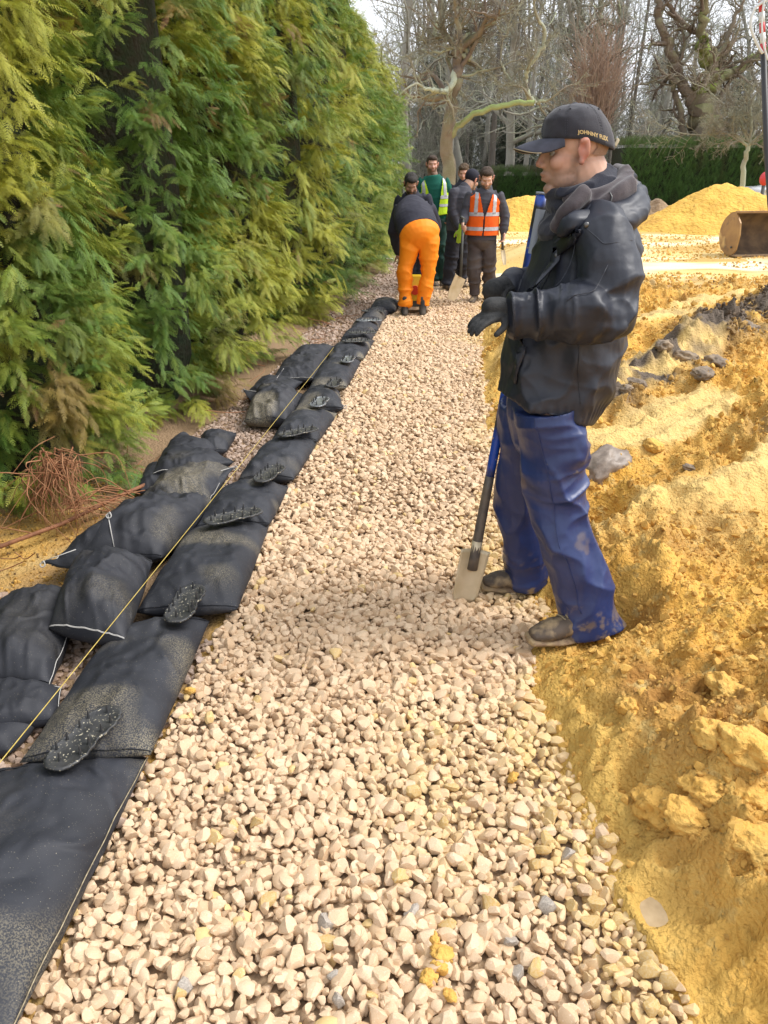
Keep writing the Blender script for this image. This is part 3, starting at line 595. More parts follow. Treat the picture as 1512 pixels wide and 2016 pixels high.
for k in range(16):
    a = np.array(G(rng.uniform(110, 160), rng.uniform(980, 1010), .12)); e = np.array(G(rng.uniform(220, 300), rng.uniform(960, 1010), .06)); mb.tube(curve([a, (a + e) / 2 + np.array((0, 0, .05)) + rng.normal(0, .03, 3), e], 5), .003, 4, False)
obj('fallen_twigs', mb.mesh('fallen_twigs'), M_root, kind='stuff', label='dead reddish twigs under the hedge')
# ------------------------------------------------------------------ foliage
def leaf_mat(name, c0, tip, yellow, brown, trans=.25, rough=.5):
    m = bpy.data.materials.new(name); m.use_nodes = True; t = m.node_tree; N = t.nodes.new; L = t.links.new; t.nodes.clear()
    o = N('ShaderNodeOutputMaterial'); p = N('ShaderNodeBsdfPrincipled'); tr = N('ShaderNodeBsdfTranslucent'); mx = N('ShaderNodeMixShader'); mx.inputs[0].default_value = trans
    p.inputs['Roughness'].default_value = rough; p.inputs['Specular IOR Level'].default_value = .4
    def at(n, ty): a = N('ShaderNodeAttribute'); a.attribute_type = ty; a.attribute_name = n; return a.outputs['Fac']
    def mix(f, a, b):
        x = N('ShaderNodeMix'); x.data_type = 'RGBA'; L(f, x.inputs[0])
        if isinstance(a, tuple): x.inputs[6].default_value = (*a, 1)
        else: L(a, x.inputs[6])
        x.inputs[7].default_value = (*b, 1); return x.outputs[2]
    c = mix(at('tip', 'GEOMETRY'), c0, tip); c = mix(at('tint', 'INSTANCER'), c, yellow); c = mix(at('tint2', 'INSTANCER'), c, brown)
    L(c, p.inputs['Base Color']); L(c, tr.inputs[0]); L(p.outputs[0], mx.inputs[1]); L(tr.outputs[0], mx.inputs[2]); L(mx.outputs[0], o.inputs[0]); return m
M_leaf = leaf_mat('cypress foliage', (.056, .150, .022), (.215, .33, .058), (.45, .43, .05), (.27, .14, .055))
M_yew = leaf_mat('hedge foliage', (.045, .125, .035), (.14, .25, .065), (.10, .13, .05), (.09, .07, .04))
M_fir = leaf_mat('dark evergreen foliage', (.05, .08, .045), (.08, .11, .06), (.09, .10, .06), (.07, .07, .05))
def frond(seed, pairs=10, sub=4, width=.30, droop=.26):
    r = np.random.default_rng(seed); V, F, T = [], [], []
    curl = r.uniform(-.12, .12)
    def spine(t): return np.array((t, curl * t * t, -droop * t * t))
    def strip(a, b, w, s=(0, 0, 1), t0=0., t1=1.):
        d = b - a; n = np.cross(d, s); n = n / (np.linalg.norm(n) + 1e-9) * w; k = len(V); m_ = a * .55 + b * .45
        V.extend([a - n * .6, a + n * .6, m_ + n, b, m_ - n]); T.extend([t0, t0, (t0 + t1) / 2, t1, (t0 + t1) / 2]); F.append((k, k + 1, k + 2, k + 3, k + 4))
    for i in range(5): strip(spine(i / 5), spine((i + 1) / 5), .012 * (1.2 - i / 5), t0=i / 6, t1=(i + 1) / 6)
    for i in range(pairs):
        t = .10 + .88 * i / (pairs - 1); a = spine(t)
        for s in (-1, 1):
            l = width * (1 - t) ** .6 * (.45 + .55 * min(1, t * 3.2)) * r.uniform(.8, 1.15) + .03; an = math.radians(r.uniform(42, 56)) * s * (1 - .3 * t)
            d = np.array((math.cos(an), math.sin(an), -.12 + r.normal(0, .10))); b = a + d * l; b[2] -= .25 * l * l / width
            strip(a, b, .0125, t0=.3, t1=1)
            for j in range(sub):
                q = (j + .6) / (sub + .3)
                if l * (1 - q) < .02: continue
                c = a * (1 - q) + b * q
                for s2 in (-1, 1):
                    an2 = an + math.radians(38) * s2; d2 = np.array((math.cos(an2), math.sin(an2), r.normal(-.1, .25))); strip(c, c + d2 * ((.028 + l * .17 * (1 - q * .7)) if sub > 3 else (.035 + l * .26 * (1 - q * .7))), .0080 if sub > 3 else .012, t0=.35, t1=1)
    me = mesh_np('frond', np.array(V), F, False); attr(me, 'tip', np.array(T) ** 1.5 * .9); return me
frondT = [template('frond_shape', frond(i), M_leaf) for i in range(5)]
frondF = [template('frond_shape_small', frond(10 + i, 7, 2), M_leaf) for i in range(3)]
M_core = mat('shade coloured crown backing', (.018, .034, .012), .95, (.026, .022, .012), 12, 5, bump=.8, bscale=30, bdist=.05)  # dark hull behind the sprays; the crown's inner shade is in its colour
M_bark = mat('cypress bark', (.12, .06, .04), .9, (.19, .11, .07), 14, 6, bump=.6, bscale=40, bdist=.02)
def lathe(prof, cx, cy, ry, n=20, noise_=0., seed=0):
    V = []; th = np.arange(n) * 2 * math.pi / n
    for z, r in prof: V.append(np.stack([cx + r * np.cos(th), cy + r * ry * np.sin(th), 0 * th + z], 1))
    V = np.concatenate(V)
    if noise_: V[:, :2] += noise_ * np.stack([fbm(V * 2.5, 3, seed), fbm(V * 2.5, 3, seed + 5)], 1)
    m = len(prof); F = [(i * n + k, i * n + (k + 1) % n, (i + 1) * n + (k + 1) % n, (i + 1) * n + k) for i in range(m - 1) for k in range(n)] + [tuple((m - 1) * n + k for k in range(n))]
    return V, F
def conifer(cy, H, R0, half, n_tips, per, size, T, label, seed, lean=0.0):
    r = np.random.default_rng(seed); cx = float(hedge_front(cy)) - R0 * .93
    root = thing('cypress_tree', label, 'tree', (cx, cy, 0), 'tall cypress trees grown together as a hedge')
    prof = [(.05, .55), (.3, .72), (1.2, .78), (2.2, .74), (2.9, .6), (3.4, .4), (3.8, .12)]
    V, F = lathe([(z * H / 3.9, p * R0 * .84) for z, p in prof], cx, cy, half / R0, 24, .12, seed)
    crown = thing('x', '', '') if False else None
    tr, tf = tube([(cx, cy, 0), (cx + .03, cy, 1.5), (cx, cy + .03, H * .9)], [.12, .08, .02], 8)
    under(root, 'trunk', mesh_np('trunk', tr, tf), M_bark)
    # branch tips
    vis = r.random(n_tips) < .88
    th = np.where(vis, r.uniform(-1.95, 1.25, n_tips), r.uniform(0, 6.28, n_tips)); z = H * (.012 + .985 * r.random(n_tips) ** .93)
    zz = z / H; prof_r = np.interp(zz, [0, .04, .2, .55, .75, .9, 1], [.86, .95, 1.02, .98, .80, .45, .05])
    lump = 1 + .25 * (vnoise(np.stack([np.cos(th) * 1.6 + seed, np.sin(th) * 1.6, z * 1.25], 1), 3) - .45) * 2 + .07 * r.normal(size=n_tips)
    rr = R0 * prof_r * lump * (1 - .28 * r.random(n_tips) ** 2)
    C = np.stack([cx + rr * np.cos(th), cy + rr * half / R0 * np.sin(th), z], 1); Nn = np.stack([np.cos(th), np.sin(th), 0 * th], 1)
    tt = np.clip(vnoise(C * 1.5 + seed, 6) * 2.6 - 1.05 + r.uniform(-.1, .25) + r.normal(0, .18, n_tips), 0, 1) * .8; br = np.where(r.random(n_tips) < .012, .8, 0) + np.clip(vnoise(C * 2.2 + 9, 7) * 4 - 3.0, 0, .7)
    axis = Nn * 1.0 + np.stack([0 * th, 0 * th, r.uniform(-.35, .55, n_tips)], 1) + r.normal(0, .35, (n_tips, 3)); axis /= np.linalg.norm(axis, axis=1, keepdims=True)
    k = per; n = n_tips * k; ci = np.repeat(np.arange(n_tips), k); q = np.tile(np.arange(k) / k, n_tips)
    A = axis[ci]; side = np.cross(A, [0, 0, 1.]); side /= np.linalg.norm(side, axis=1, keepdims=True) + 1e-9; sg = np.where(np.tile(np.arange(k) % 2, n_tips), 1, -1)[:, None]
    base = C[ci] - A * (size * 1.6 * (1 - q))[:, None] + r.normal(0, .02, (n, 3)); base[:, 2] -= .06 * q ** 2
    X = A * (.55 + .5 * q[:, None]) + side * sg * (.85 * (1 - q[:, None]) + .1) + r.normal(0, .22, (n, 3)); X[:, 2] -= .10 + .38 * r.random(n) + .25 * q
    Z = np.cross(np.cross(X, [0, 0, 1.]), X) * 1.0 + Nn[ci] * .75 + r.normal(0, .30, (n, 3))
    rot = eulers_from_frames(X, Z); scl = size * (.65 + .65 * r.random(n)); base[:, 2] = np.maximum(base[:, 2], .06)
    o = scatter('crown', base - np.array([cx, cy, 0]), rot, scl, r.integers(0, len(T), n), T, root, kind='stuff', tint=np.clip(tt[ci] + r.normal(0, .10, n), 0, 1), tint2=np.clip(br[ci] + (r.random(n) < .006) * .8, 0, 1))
    core = under(root, 'shade_backing', mesh_np('shade_backing', V, F), M_core)  # solid backing, coloured dark for the shade between the sprays
    return root
spec_ = [(1.2, 'left half out of frame, the nearest tree of the tall hedge'), (2.75, 'yellowish tree at the left edge above the dry roots'), (4.25, 'full green tree behind the near pile of bags'), (5.75, 'dense tree with yellow low branches above the ball shaped bag'),
         (7.2, 'tree whose yellow skirt reaches the far bag pile'), (9.35, 'dark green tree after the first deep gap'), (10.75, 'tree behind the last bags of the row'), (12.4, 'tree left of the bending man'), (14.1, 'slim tree third from the far end of the tall hedge'), (15.8, 'second to last tree of the tall hedge'), (17.3, 'last tree of the tall hedge, behind the green shirt')]
for i, (cy, lab) in enumerate(spec_):
    near = cy < 9; H = 5.0 if cy < 8 else (4.75 - .09 * (cy - 8)); 
    conifer(cy, H + rnd.uniform(-.15, .2), .95, .80, 1450 if cy < 5.5 else (1050 if near else 520), 18 if near else 12, .102 if cy < 6 else (.122 if near else .165), frondT if cy < 9.5 else frondF, lab, 40 + i)

# ------------------------------------------------------------------ bare trees
class Tree:
    def __init__(s, seed): s.r = np.random.default_rng(seed); s.V = []; s.F3 = []; s.F4 = []; s.n = 0; s.m = []
    def tube(s, P, R, n):
        P = np.asarray(P); m = len(P); T = np.gradient(P, axis=0); T /= np.linalg.norm(T, axis=1, keepdims=True) + 1e-9
        _, a, b = frame(T[0]); th = np.arange(n) * 2 * math.pi / n; ct, st = np.cos(th)[:, None], np.sin(th)[:, None]
        for i in range(m):
            t = T[i]; a = a - t * a.dot(t); a /= np.linalg.norm(a) + 1e-9; b = np.cross(t, a); s.V.append(P[i] + R[i] * (ct * a + st * b))
        i = (np.arange(m - 1)[:, None] * n + np.arange(n)[None, :]).ravel(); j = (np.arange(m - 1)[:, None] * n + (np.arange(n)[None, :] + 1) % n).ravel()
        s.F4.append(np.stack([i, j, j + n, i + n], 1) + s.n); s.n += m * n
    def grow(s, p, d, L, r, lvl, gn=.25, up=.1, maxl=4, dens=1.0, rmin=.006, curvy=None):
        ns = max(3, int(L / (.45 if lvl < 2 else .30)) + 1); P = [np.array(p, float)]; d = np.array(d, float); d /= np.linalg.norm(d); R = [r]
        for i in range(ns):
            d = d + s.r.normal(0, gn, 3) * (1 if lvl else .45) + np.array((0, 0, up)); d /= np.linalg.norm(d); P.append(P[-1] + d * L / ns); R.append(max(rmin * .6, r * (1 - .8 * (i + 1) / ns)))
        P = np.array(P); s.tube(P, np.array(R), 7 if r > .08 else (5 if r > .025 else 3))
        if lvl < maxl: s.kids(P, R, L, lvl, gn, up, maxl, dens, rmin, .30 if lvl == 0 else .12)
    def kids(s, P, R, L, lvl, gn, up, maxl, dens, rmin, start):
        m = len(P); nk = int((5 + 2 * lvl if lvl else 9) * dens * min(1.6, .5 + L / 4)) + 1
        for k in range(nk):
            t = start + (1 - start) * (k + s.r.random()) / nk; f = t * (m - 1); i = min(int(f), m - 2); p = P[i] + (P[i + 1] - P[i]) * (f - i); dd = P[i + 1] - P[i]; dd /= np.linalg.norm(dd) + 1e-9
            _, a, b = frame(dd); az = s.r.uniform(0, 6.28); an = s.r.uniform(.5, 1.15); d = dd * math.cos(an) + (a * math.cos(az) + b * math.sin(az)) * math.sin(an)
            rr = max(rmin, np.interp(f, range(m), R) * s.r.uniform(.4, .7)); s.grow(p, d, L * s.r.uniform(.35, .62) * (1.1 - .5 * t), rr, lvl + 1, gn, up, maxl, dens, rmin)
    def mesh(s, name): return mesh_np(name, np.concatenate(s.V), [np.concatenate(s.F4)])
M_bk = mat('bare bark', (.235, .215, .18), .9, (.36, .35, .30), 1.2, 6, bump=.5, bscale=12, bdist=.03, layers=(('up', (.27, .31, .17), .1, .8, 1.5),))
M_oak = mat('oak bark with moss', (.145, .105, .080), .9, (.21, .17, .13), 2.0, 6, bump=.8, bscale=9, bdist=.05, layers=(('attr', (.22, .30, .05), 'moss'), ('attr', (.42, .46, .35), 'lichen')))
M_red = mat('reddish twigs', (.30, .20, .15), .9, (.36, .26, .19), 2, 4)
M_pine = mat('dark trunk', (.16, .14, .12), .95, (.22, .19, .155), 1, 4)
def bare_variant(seed, H, r0, gn, up, maxl, dens, rmin):
    t = Tree(seed); t.grow((0, 0, -.1), (0, 0, 1), H, r0, 0, gn * .5, up, 0, 0, rmin); trunk = t.mesh('trunk'); Pm = None
    t2 = Tree(seed); d = np.array((0, 0, 1.)); r = t2.r; ns = int(H / .45) + 1; P = [np.array((0, 0, -.1))]; R = [r0]
    for i in range(ns):     # same random walk as the trunk
        d = d + r.normal(0, gn * .5, 3) * .45 + np.array((0, 0, up)); d /= np.linalg.norm(d); P.append(P[-1] + d * H / ns); R.append(max(rmin * .6, r0 * (1 - .8 * (i + 1) / ns)))
    t2.kids(np.array(P), R, H * .75, 0, gn, up * .5, maxl, dens, rmin, .16); crown = t2.mesh('branches'); trunk.materials.append(M_bk); crown.materials.append(M_bk); return trunk, crown
VAR = [bare_variant(1, 15, .20, .16, .10, 3, .9, .013), bare_variant(2, 17, .16, .10, .16, 3, .8, .012), bare_variant(3, 12, .26, .30, .05, 3, 1.0, .015), bare_variant(4, 16, .13, .08, .2, 3, .75, .012), bare_variant(5, 13, .22, .26, .08, 3, 1.0, .014)]
WG = 'bare trees of the wood beyond the clipped hedge'
wl = 'bare leafless tree among many alike in the wood beyond the clipped hedge'
for k in range(27):
    Y = 42 + 26 * (k % 4) / 3 + rnd.uniform(-3, 3); fx_ = ((k + rnd.random()) / 27) ** 1.25; X = (.02 + fx_ * .56) * Y
    v = rnd.choice(VAR); s = rnd.uniform(.85, 1.3)
    r_ = thing('bare_tree', wl, 'tree', (X, Y, 0), WG, rnd.uniform(0, 6.28)); r_.scale = (s, s, s); obj('trunk', v[0], None, r_); obj('branches', v[1], None, r_)
# slim dark trunks deeper in the wood (left part)
t = Tree(9); t.grow((0, 0, -.1), (0, 0, 1), 18, .17, 0, .03, .02, 0, 0, .02); pine_me = t.mesh('trunk'); pine_me.materials.append(M_pine)
t = Tree(19); 
for k in range(34): z = 1.2 + k * .32; a = rnd.uniform(0, 6.28); t.grow((0, 0, z), (math.cos(a), math.sin(a), -.1), rnd.uniform(.6, 1.8), .02, 2, .15, -.03, 3, .6, .010)
pine_br = t.mesh('dead_branches'); pine_br.materials.append(M_pine)
for k in range(54):
    left = k < 46; fx_ = rnd.random(); Y = rnd.uniform(46, 85); X = (.035 + .25 * fx_ if left else .28 + .30 * fx_) * Y
    r_ = thing('pine_tree', 'slim dark straight trunk among many alike deep in the wood', 'tree', (X, Y, 0), 'slim straight trunks deep in the wood', rnd.uniform(0, 6.28)); s = rnd.uniform(.6, 1.25); r_.scale = (s, s, rnd.uniform(.8, 1.1)); r_.rotation_euler.x = rnd.uniform(-.04, .04)
    obj('trunk', pine_me, None, r_); obj('dead_branches', pine_br, None, r_)
# thicket far behind: many thin stems nobody could count
def thicket(seed, H):
    t = Tree(seed)
    for k in range(16):
        a = t.r.uniform(0, 6.28); t.grow((t.r.normal(0, .9), t.r.normal(0, .9), -.1), (math.cos(a) * .25, math.sin(a) * .25, 1), H * t.r.uniform(.5, 1.1), .03, 1, .10, .06, 3, .75, .013)
    return t.mesh('thicket')
thT = [template('thicket_shape', thicket(70 + i, 4.5), M_bk) for i in range(3)]
n = 45; Y = rng.uniform(52, 100, n); X = (.0 + .62 * rng.random(n)) * Y
scatter('far_thicket', np.stack([X, Y, 0 * X], 1), np.stack([0 * X, 0 * X, rng.uniform(0, 6.3, n)], 1), rng.uniform(.7, 1.7, n) * np.where(X / Y < .3, 1.25, .8), rng.integers(0, 3, n), thT, None, kind='stuff', label='thicket of thin bare stems filling the far wood')
# dark evergreens
M_firb = M_pine
firT = [template('fir_frond', frond(30 + i, 6, 1, .5, .35), M_fir) for i in range(3)]
for k, (px, Y, H, R, lab) in enumerate([(985, 66, 12, 2.6, 'dark evergreen between the mossy limb and the cap'), (925, 72, 13, 2.4, 'dark evergreen just right of the mossy oak trunk'), (1062, 75, 13, 2.5, 'dark evergreen above the peak of the cap'), (858, 60, 8.5, 1.8, 'dark evergreen left of the mossy oak trunk'),
                                        (1275, 80, 11, 1.8, 'dark evergreen seen through the middle of the wood'), (1500, 60, 11, 3.0, 'dark evergreen at the right edge behind the small tree'), (1430, 64, 7.5, 2.4, 'low dark evergreen behind the gnarled oak'), (1010, 58, 4.5, 2.2, 'low bushy evergreen under the mossy limb'), (1120, 70, 8, 2.2, 'evergreen hidden mostly by the cap')]):
    p = W(px, 330, Y); r_ = thing('evergreen_tree', lab, 'tree', (p.x, Y, 0)); tv, tf = tube([(p.x, Y, 0), (p.x, Y, H * .95)], [.2, .03], 8); under(r_, 'trunk', mesh_np('trunk', tv, tf), M_pine)
    n = 1500; z = H * (.10 + .9 * rng.random(n)); rr = R * (1.05 - z / H) ** .8 * np.sqrt(rng.random(n)) * (1 + .3 * fbm(np.stack([z, z * 0, z * 0 + k], 1), 2, k)); th = rng.uniform(0, 6.28, n)
    Pn = np.stack([rr * np.cos(th), rr * np.sin(th), z], 1); X_ = np.stack([np.cos(th), np.sin(th), rng.uniform(-.6, .1, n)], 1)
    scatter('crown', Pn, eulers_from_frames(X_, np.tile([0, 0, 1.], (n, 1)) + rng.normal(0, .3, (n, 3))), rng.uniform(.5, 1.1, n), rng.integers(0, 3, n), firT, r_, rng.random(n) * .6, rng.random(n) ** 3, kind='stuff')

# hero trees drawn from limb lines
def hero(name, label, Y, limbs, base, m, seed, kid_lvl=2, dens=1.0, tw=.012, gn=.30):
    root = thing(name, label, 'tree', (W(*base, Y).x, Y, 0)); tr = Tree(seed); br = Tree(seed + 1); moss = {0: [], 1: []}; lich = {0: [], 1: []}
    for li, (pts, r0, r1, ms, lc, kids, dy) in enumerate(limbs):
        P = curve([W(px, py, Y + dy * i / max(1, len(pts) - 1)) for i, (px, py) in enumerate(pts)], 5); P[1:-1] += tr.r.normal(0, .25 * r0, (len(P) - 2, 3)); R = np.linspace(r0, r1, len(P)); T = tr if li == 0 else br; k = 0 if li == 0 else 1
        if li == 0: P[0][2] = -.1
        n = 10 if r0 > .15 else 7; T.tube(P, R, n); moss[k].append(np.full(len(P) * n, ms)); lich[k].append(np.full(len(P) * n, lc))
        if kids:
            c0 = br.n; L_ = float(np.linalg.norm(P[-1] - P[0])); br.kids(P, list(R), max(L_, 2.2) * 1.0, kid_lvl - 1, gn, .04, kid_lvl + 2, dens * kids, tw, .3 if li == 0 else .05)
            br.grow(P[-1], P[-1] - P[-2], 2.5, r1 * .9, kid_lvl, gn, .05, kid_lvl + 2, dens, tw); moss[1].append(np.zeros(br.n - c0)); lich[1].append(np.full(br.n - c0, lc * .5))
    for T, k, nm in ((tr, 0, 'trunk'), (br, 1, 'branches')):
        me = T.mesh(nm); V = getV(me); Nn = getN(me); nz = vnoise(V * 3, 4); up = np.clip(Nn[:, 2] * 1.2 + .35, 0, 1)
        attr(me, 'moss', np.clip(np.concatenate(moss[k]) * (up + .3) * (.6 + .9 * nz) + .25 * up * (nz > .55), 0, 1)); attr(me, 'lichen', np.clip(np.concatenate(lich[k]) * (.5 + nz), 0, 1)); under(root, nm, me, m)
    return root
hero('oak_tree', 'old oak with brown trunk and one long green mossy limb, left in the wood', 30, [
    ([(882, 350), (884, 262), (892, 190), (900, 130), (905, 98)], .25, .15, 0, 0, .5, 0),
    ([(889, 268), (912, 240), (950, 218), (1000, 206), (1052, 203)], .105, .085, 1.1, .2, 0, -1),
    ([(1052, 203), (1040, 190), (1033, 160), (1040, 132), (1066, 100), (1072, 60), (1060, 40)], .10, .05, .1, .55, 1.0, -1),
    ([(1034, 172), (1015, 165), (1003, 155), (985, 120)], .06, .03, 0, .6, 1, 0),
    ([(1056, 203), (1066, 198), (1075, 200)], .07, .03, .1, .3, .6, 0),
    ([(897, 140), (890, 165), (875, 182), (855, 178), (832, 172)], .12, .05, .1, .9, .9, -1),
    ([(903, 112), (895, 85), (872, 72), (856, 72), (858, 40), (842, 0)], .12, .05, .1, .3, 1, 1),
    ([(903, 108), (905, 80), (900, 40), (896, 10), (890, -20)], .11, .05, 0, .2, 1, -1),
    ([(905, 105), (925, 118), (915, 95), (906, 85), (920, 70), (945, 62), (975, 40)], .09, .04, .3, .5, 1, 0),
    ([(902, 90), (880, 98), (850, 104), (830, 98)], .06, .03, .1, .8, .8, 0),
    ([(895, 150), (925, 148), (945, 140), (975, 134)], .05, .03, .1, .3, .8, 0),
    ([(875, 72), (868, 40), (870, 0)], .08, .05, 0, .2, 1, 0), ([(905, 60), (930, 30), (955, 0)], .06, .03, 0, .2, 1, 0)], (882, 350), M_oak, 500)
hero('oak_tree', 'gnarled dark oak with forked limbs and moss behind the clipped hedge, right', 38, [
    ([(1392, 335), (1390, 280), (1386, 235), (1380, 200)], .75, .50, .05, 0, .3, 0),
    ([(1378, 210), (1352, 178), (1330, 140), (1320, 112), (1312, 75), (1292, 35), (1300, -10)], .26, .13, 0, 0, .8, 0),
    ([(1388, 205), (1398, 160), (1402, 125), (1390, 100), (1382, 70), (1388, 30), (1392, -10)], .30, .13, .5, 0, .8, -1),
    ([(1396, 130), (1390, 105), (1386, 78)], .26, .20, 1.6, 0, 0, -1.2),
    ([(1383, 68), (1350, 52), (1330, 30), (1312, 0)], .13, .08, 0, 0, .9, 0),
    ([(1392, 190), (1420, 150), (1450, 138), (1482, 112), (1520, 95)], .26, .10, .3, .1, .9, 0),
    ([(1402, 125), (1425, 95), (1440, 50), (1460, 10)], .14, .07, 0, .1, .9, 0),
    ([(1326, 135), (1342, 110), (1346, 75), (1332, 45)], .10, .04, 0, 0, .9, 0),
    ([(1352, 290), (1342, 240), (1334, 200), (1328, 165), (1322, 150)], .16, .08, .1, 0, .7, 0),
    ([(1386, 185), (1372, 170), (1376, 150)], .2, .1, 1.3, 0, .3, -.8), ([(1395, 150), (1430, 152), (1448, 146), (1475, 120)], .14, .06, .3, .2, .8, 0)], (1390, 335), M_oak, 520, dens=.8, tw=.014)
hero('tall_bare_tree', 'tall pale trunk forking high above the cap', 40, [
    ([(1168, 340), (1166, 200), (1165, 105)], .22, .17, 0, .2, .4, 0), ([(1165, 105), (1176, 60), (1180, 20), (1186, -15)], .15, .11, .2, .3, .8, 0), ([(1165, 100), (1152, 70), (1146, 30), (1130, -10)], .10, .05, 0, .2, .9, 0),
    ([(1168, 92), (1192, 72), (1214, 50), (1220, 15), (1212, -10)], .09, .05, .2, .2, .9, 0)], (1168, 340), M_oak, 540, dens=.9, tw=.014)
hero('small_tree', 'small bare ornamental tree with pale stem in front of the clipped hedge', 27, [
    ([(1460, 372), (1466, 320), (1473, 288)], .085, .07, 0, .6, 0, 0), ([(1473, 290), (1450, 268), (1425, 262), (1400, 264)], .05, .02, 0, .5, 1.2, 0), ([(1473, 288), (1480, 250), (1478, 215), (1490, 180)], .05, .02, 0, .5, 1.2, 0),
    ([(1473, 288), (1500, 262), (1525, 250)], .05, .02, 0, .5, 1.2, -.5), ([(1474, 280), (1455, 235), (1432, 220), (1418, 200)], .04, .02, 0, .5, 1.2, .5), ([(1475, 285), (1492, 240), (1515, 215)], .04, .02, 0, .5, 1.2, .6)], (1460, 372), M_oak, 560, dens=1.1, tw=.007, gn=.22)
# pollard with a sheaf of reddish shoots
p = W(1160, 330, 36); r_ = thing('pollard_tree', 'tree with a sheaf of upright reddish shoots right behind the cap', 'tree', (p.x, 36, 0)); t = Tree(580)
for k in range(150): a = rnd.uniform(0, 6.28); q = rnd.uniform(0, .5); t.grow((p.x + math.cos(a) * q, 36 + math.sin(a) * q, 2.2 + rnd.random()), (math.cos(a) * q * .5, math.sin(a) * q * .5, 1), rnd.uniform(2.2, 4.0), .022, 2, .035, .03, 3, .45, .010)
under(r_, 'shoots', t.mesh('shoots'), M_red); tv, tf = tube([(p.x, 36, 0), (p.x, 36, 2.6)], [.4, .35], 10); under(r_, 'trunk', mesh_np('trunk', tv, tf), M_red)

# clipped hedges
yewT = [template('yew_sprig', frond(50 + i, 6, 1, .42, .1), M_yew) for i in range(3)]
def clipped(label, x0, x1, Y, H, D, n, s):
    r_ = thing('clipped_hedge', label, 'hedge', ((x0 + x1) / 2, Y, 0)); mb = MB(); mb.box(((x0 + x1) / 2, Y + D / 2 + .1, H / 2 - .1), (x1 - x0, D, H - .2)); under(r_, 'shade_backing', mb.mesh('shade_backing', False), M_core)  # box backing, coloured dark for the shade inside the hedge
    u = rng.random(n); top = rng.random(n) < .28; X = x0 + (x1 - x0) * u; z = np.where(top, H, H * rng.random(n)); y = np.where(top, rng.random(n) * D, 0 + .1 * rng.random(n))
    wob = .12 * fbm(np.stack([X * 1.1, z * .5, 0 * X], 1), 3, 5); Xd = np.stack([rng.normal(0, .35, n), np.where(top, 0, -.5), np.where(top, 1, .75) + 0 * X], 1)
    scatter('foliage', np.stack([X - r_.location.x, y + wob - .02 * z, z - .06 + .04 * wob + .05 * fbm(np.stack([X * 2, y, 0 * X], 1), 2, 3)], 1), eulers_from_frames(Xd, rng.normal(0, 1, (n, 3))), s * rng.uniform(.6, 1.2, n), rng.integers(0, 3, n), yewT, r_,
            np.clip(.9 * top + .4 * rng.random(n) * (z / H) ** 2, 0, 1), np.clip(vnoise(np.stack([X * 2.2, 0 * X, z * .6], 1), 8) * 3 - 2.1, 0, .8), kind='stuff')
clipped('tall dark clipped hedge on the right behind the brown heap', 9.6, 24, 34, 2.50, 1.6, 15000, .30)
clipped('lower dark clipped hedge between the workers and the cap', 4.9, 10.6, 38, 1.42, 1.4, 5000, .28)
# ------------------------------------------------------------------ people: shared builders
def limb(pts, ra, rb=None, side=(0, 1, 0), n=20, per=5, round_=True, ce=1.0):
    "closed tapered tube; ra across the given side axis's perpendicular, rb along side"
    P = curve(pts, per); m = len(P); k = np.linspace(0, 1, len(pts)); q = np.linspace(0, 1, m)
    ra = np.interp(q, k, np.broadcast_to(ra, (len(pts),))); rb = ra if rb is None else np.interp(q, k, np.broadcast_to(rb, (len(pts),)))
    T = np.gradient(P, axis=0); T /= np.linalg.norm(T, axis=1, keepdims=True) + 1e-9; th = np.arange(n) * 2 * math.pi / n; V = []
    S = np.array(side, float)
    if round_:
        e = np.array([.98, .86, .64, .35]) ; off = np.array([.18, .5, .77, .94])
        P0 = [P[0] - T[0] * min(ra[0], rb[0]) * o for o in off[::-1]]; P1 = [P[-1] + T[-1] * min(ra[-1], rb[-1]) * o * ce for o in off]
        P = np.concatenate([P0, P, P1]); T = np.concatenate([[T[0]] * 4, T, [T[-1]] * 4]); ra = np.concatenate([ra[0] * e[::-1], ra, ra[-1] * e]); rb = np.concatenate([rb[0] * e[::-1], rb, rb[-1] * e]); m = len(P)
    for i in range(m):
        t = T[i]; b = S - t * S.dot(t)
        if np.linalg.norm(b) < .05: b = np.cross(t, (1, 0, 0))
        b /= np.linalg.norm(b); a = np.cross(b, t); V.append(P[i] + ra[i] * np.cos(th)[:, None] * a + rb[i] * np.sin(th)[:, None] * b)
    F = [(i * n + k, i * n + (k + 1) % n, (i + 1) * n + (k + 1) % n, (i + 1) * n + k) for i in range(m - 1) for k in range(n)] + [tuple(range(n))[::-1], tuple((m - 1) * n + k for k in range(n))]
    return np.concatenate(V), F
_ico = bmesh.new(); bmesh.ops.create_icosphere(_ico, subdivisions=3, radius=1); _iv = np.array([v.co[:] for v in _ico.verts]); _if = [[v.index for v in f.verts] for f in _ico.faces]; _ico.free()
def ell(c, r, R=None):
    V = _iv * np.array(r)
    if R is not None: V = V @ np.array(R).T
    return V + np.array(tuple(c)), _if
def fuse(name, parts, voxel, smooth=4, fac=.5):
    "one continuous surface out of overlapping closed parts"
    mb = MB()
    for V, F in parts: mb.add(V, F)
    me = mb.mesh('tmp'); o = bpy.data.objects.new('tmp', me); COL.objects.link(o)
    r = o.modifiers.new('r', 'REMESH'); r.mode = 'VOXEL'; r.voxel_size = voxel; r.use_smooth_shade = True
    if smooth: s = o.modifiers.new('s', 'SMOOTH'); s.factor = fac; s.iterations = smooth
    dg = bpy.context.evaluated_depsgraph_get(); dg.update(); res = bpy.data.meshes.new_from_object(o.evaluated_get(dg)); res.name = name
    bpy.data.objects.remove(o); bpy.data.meshes.remove(me); res.polygons.foreach_set('use_smooth', [True] * len(res.polygons)); return res
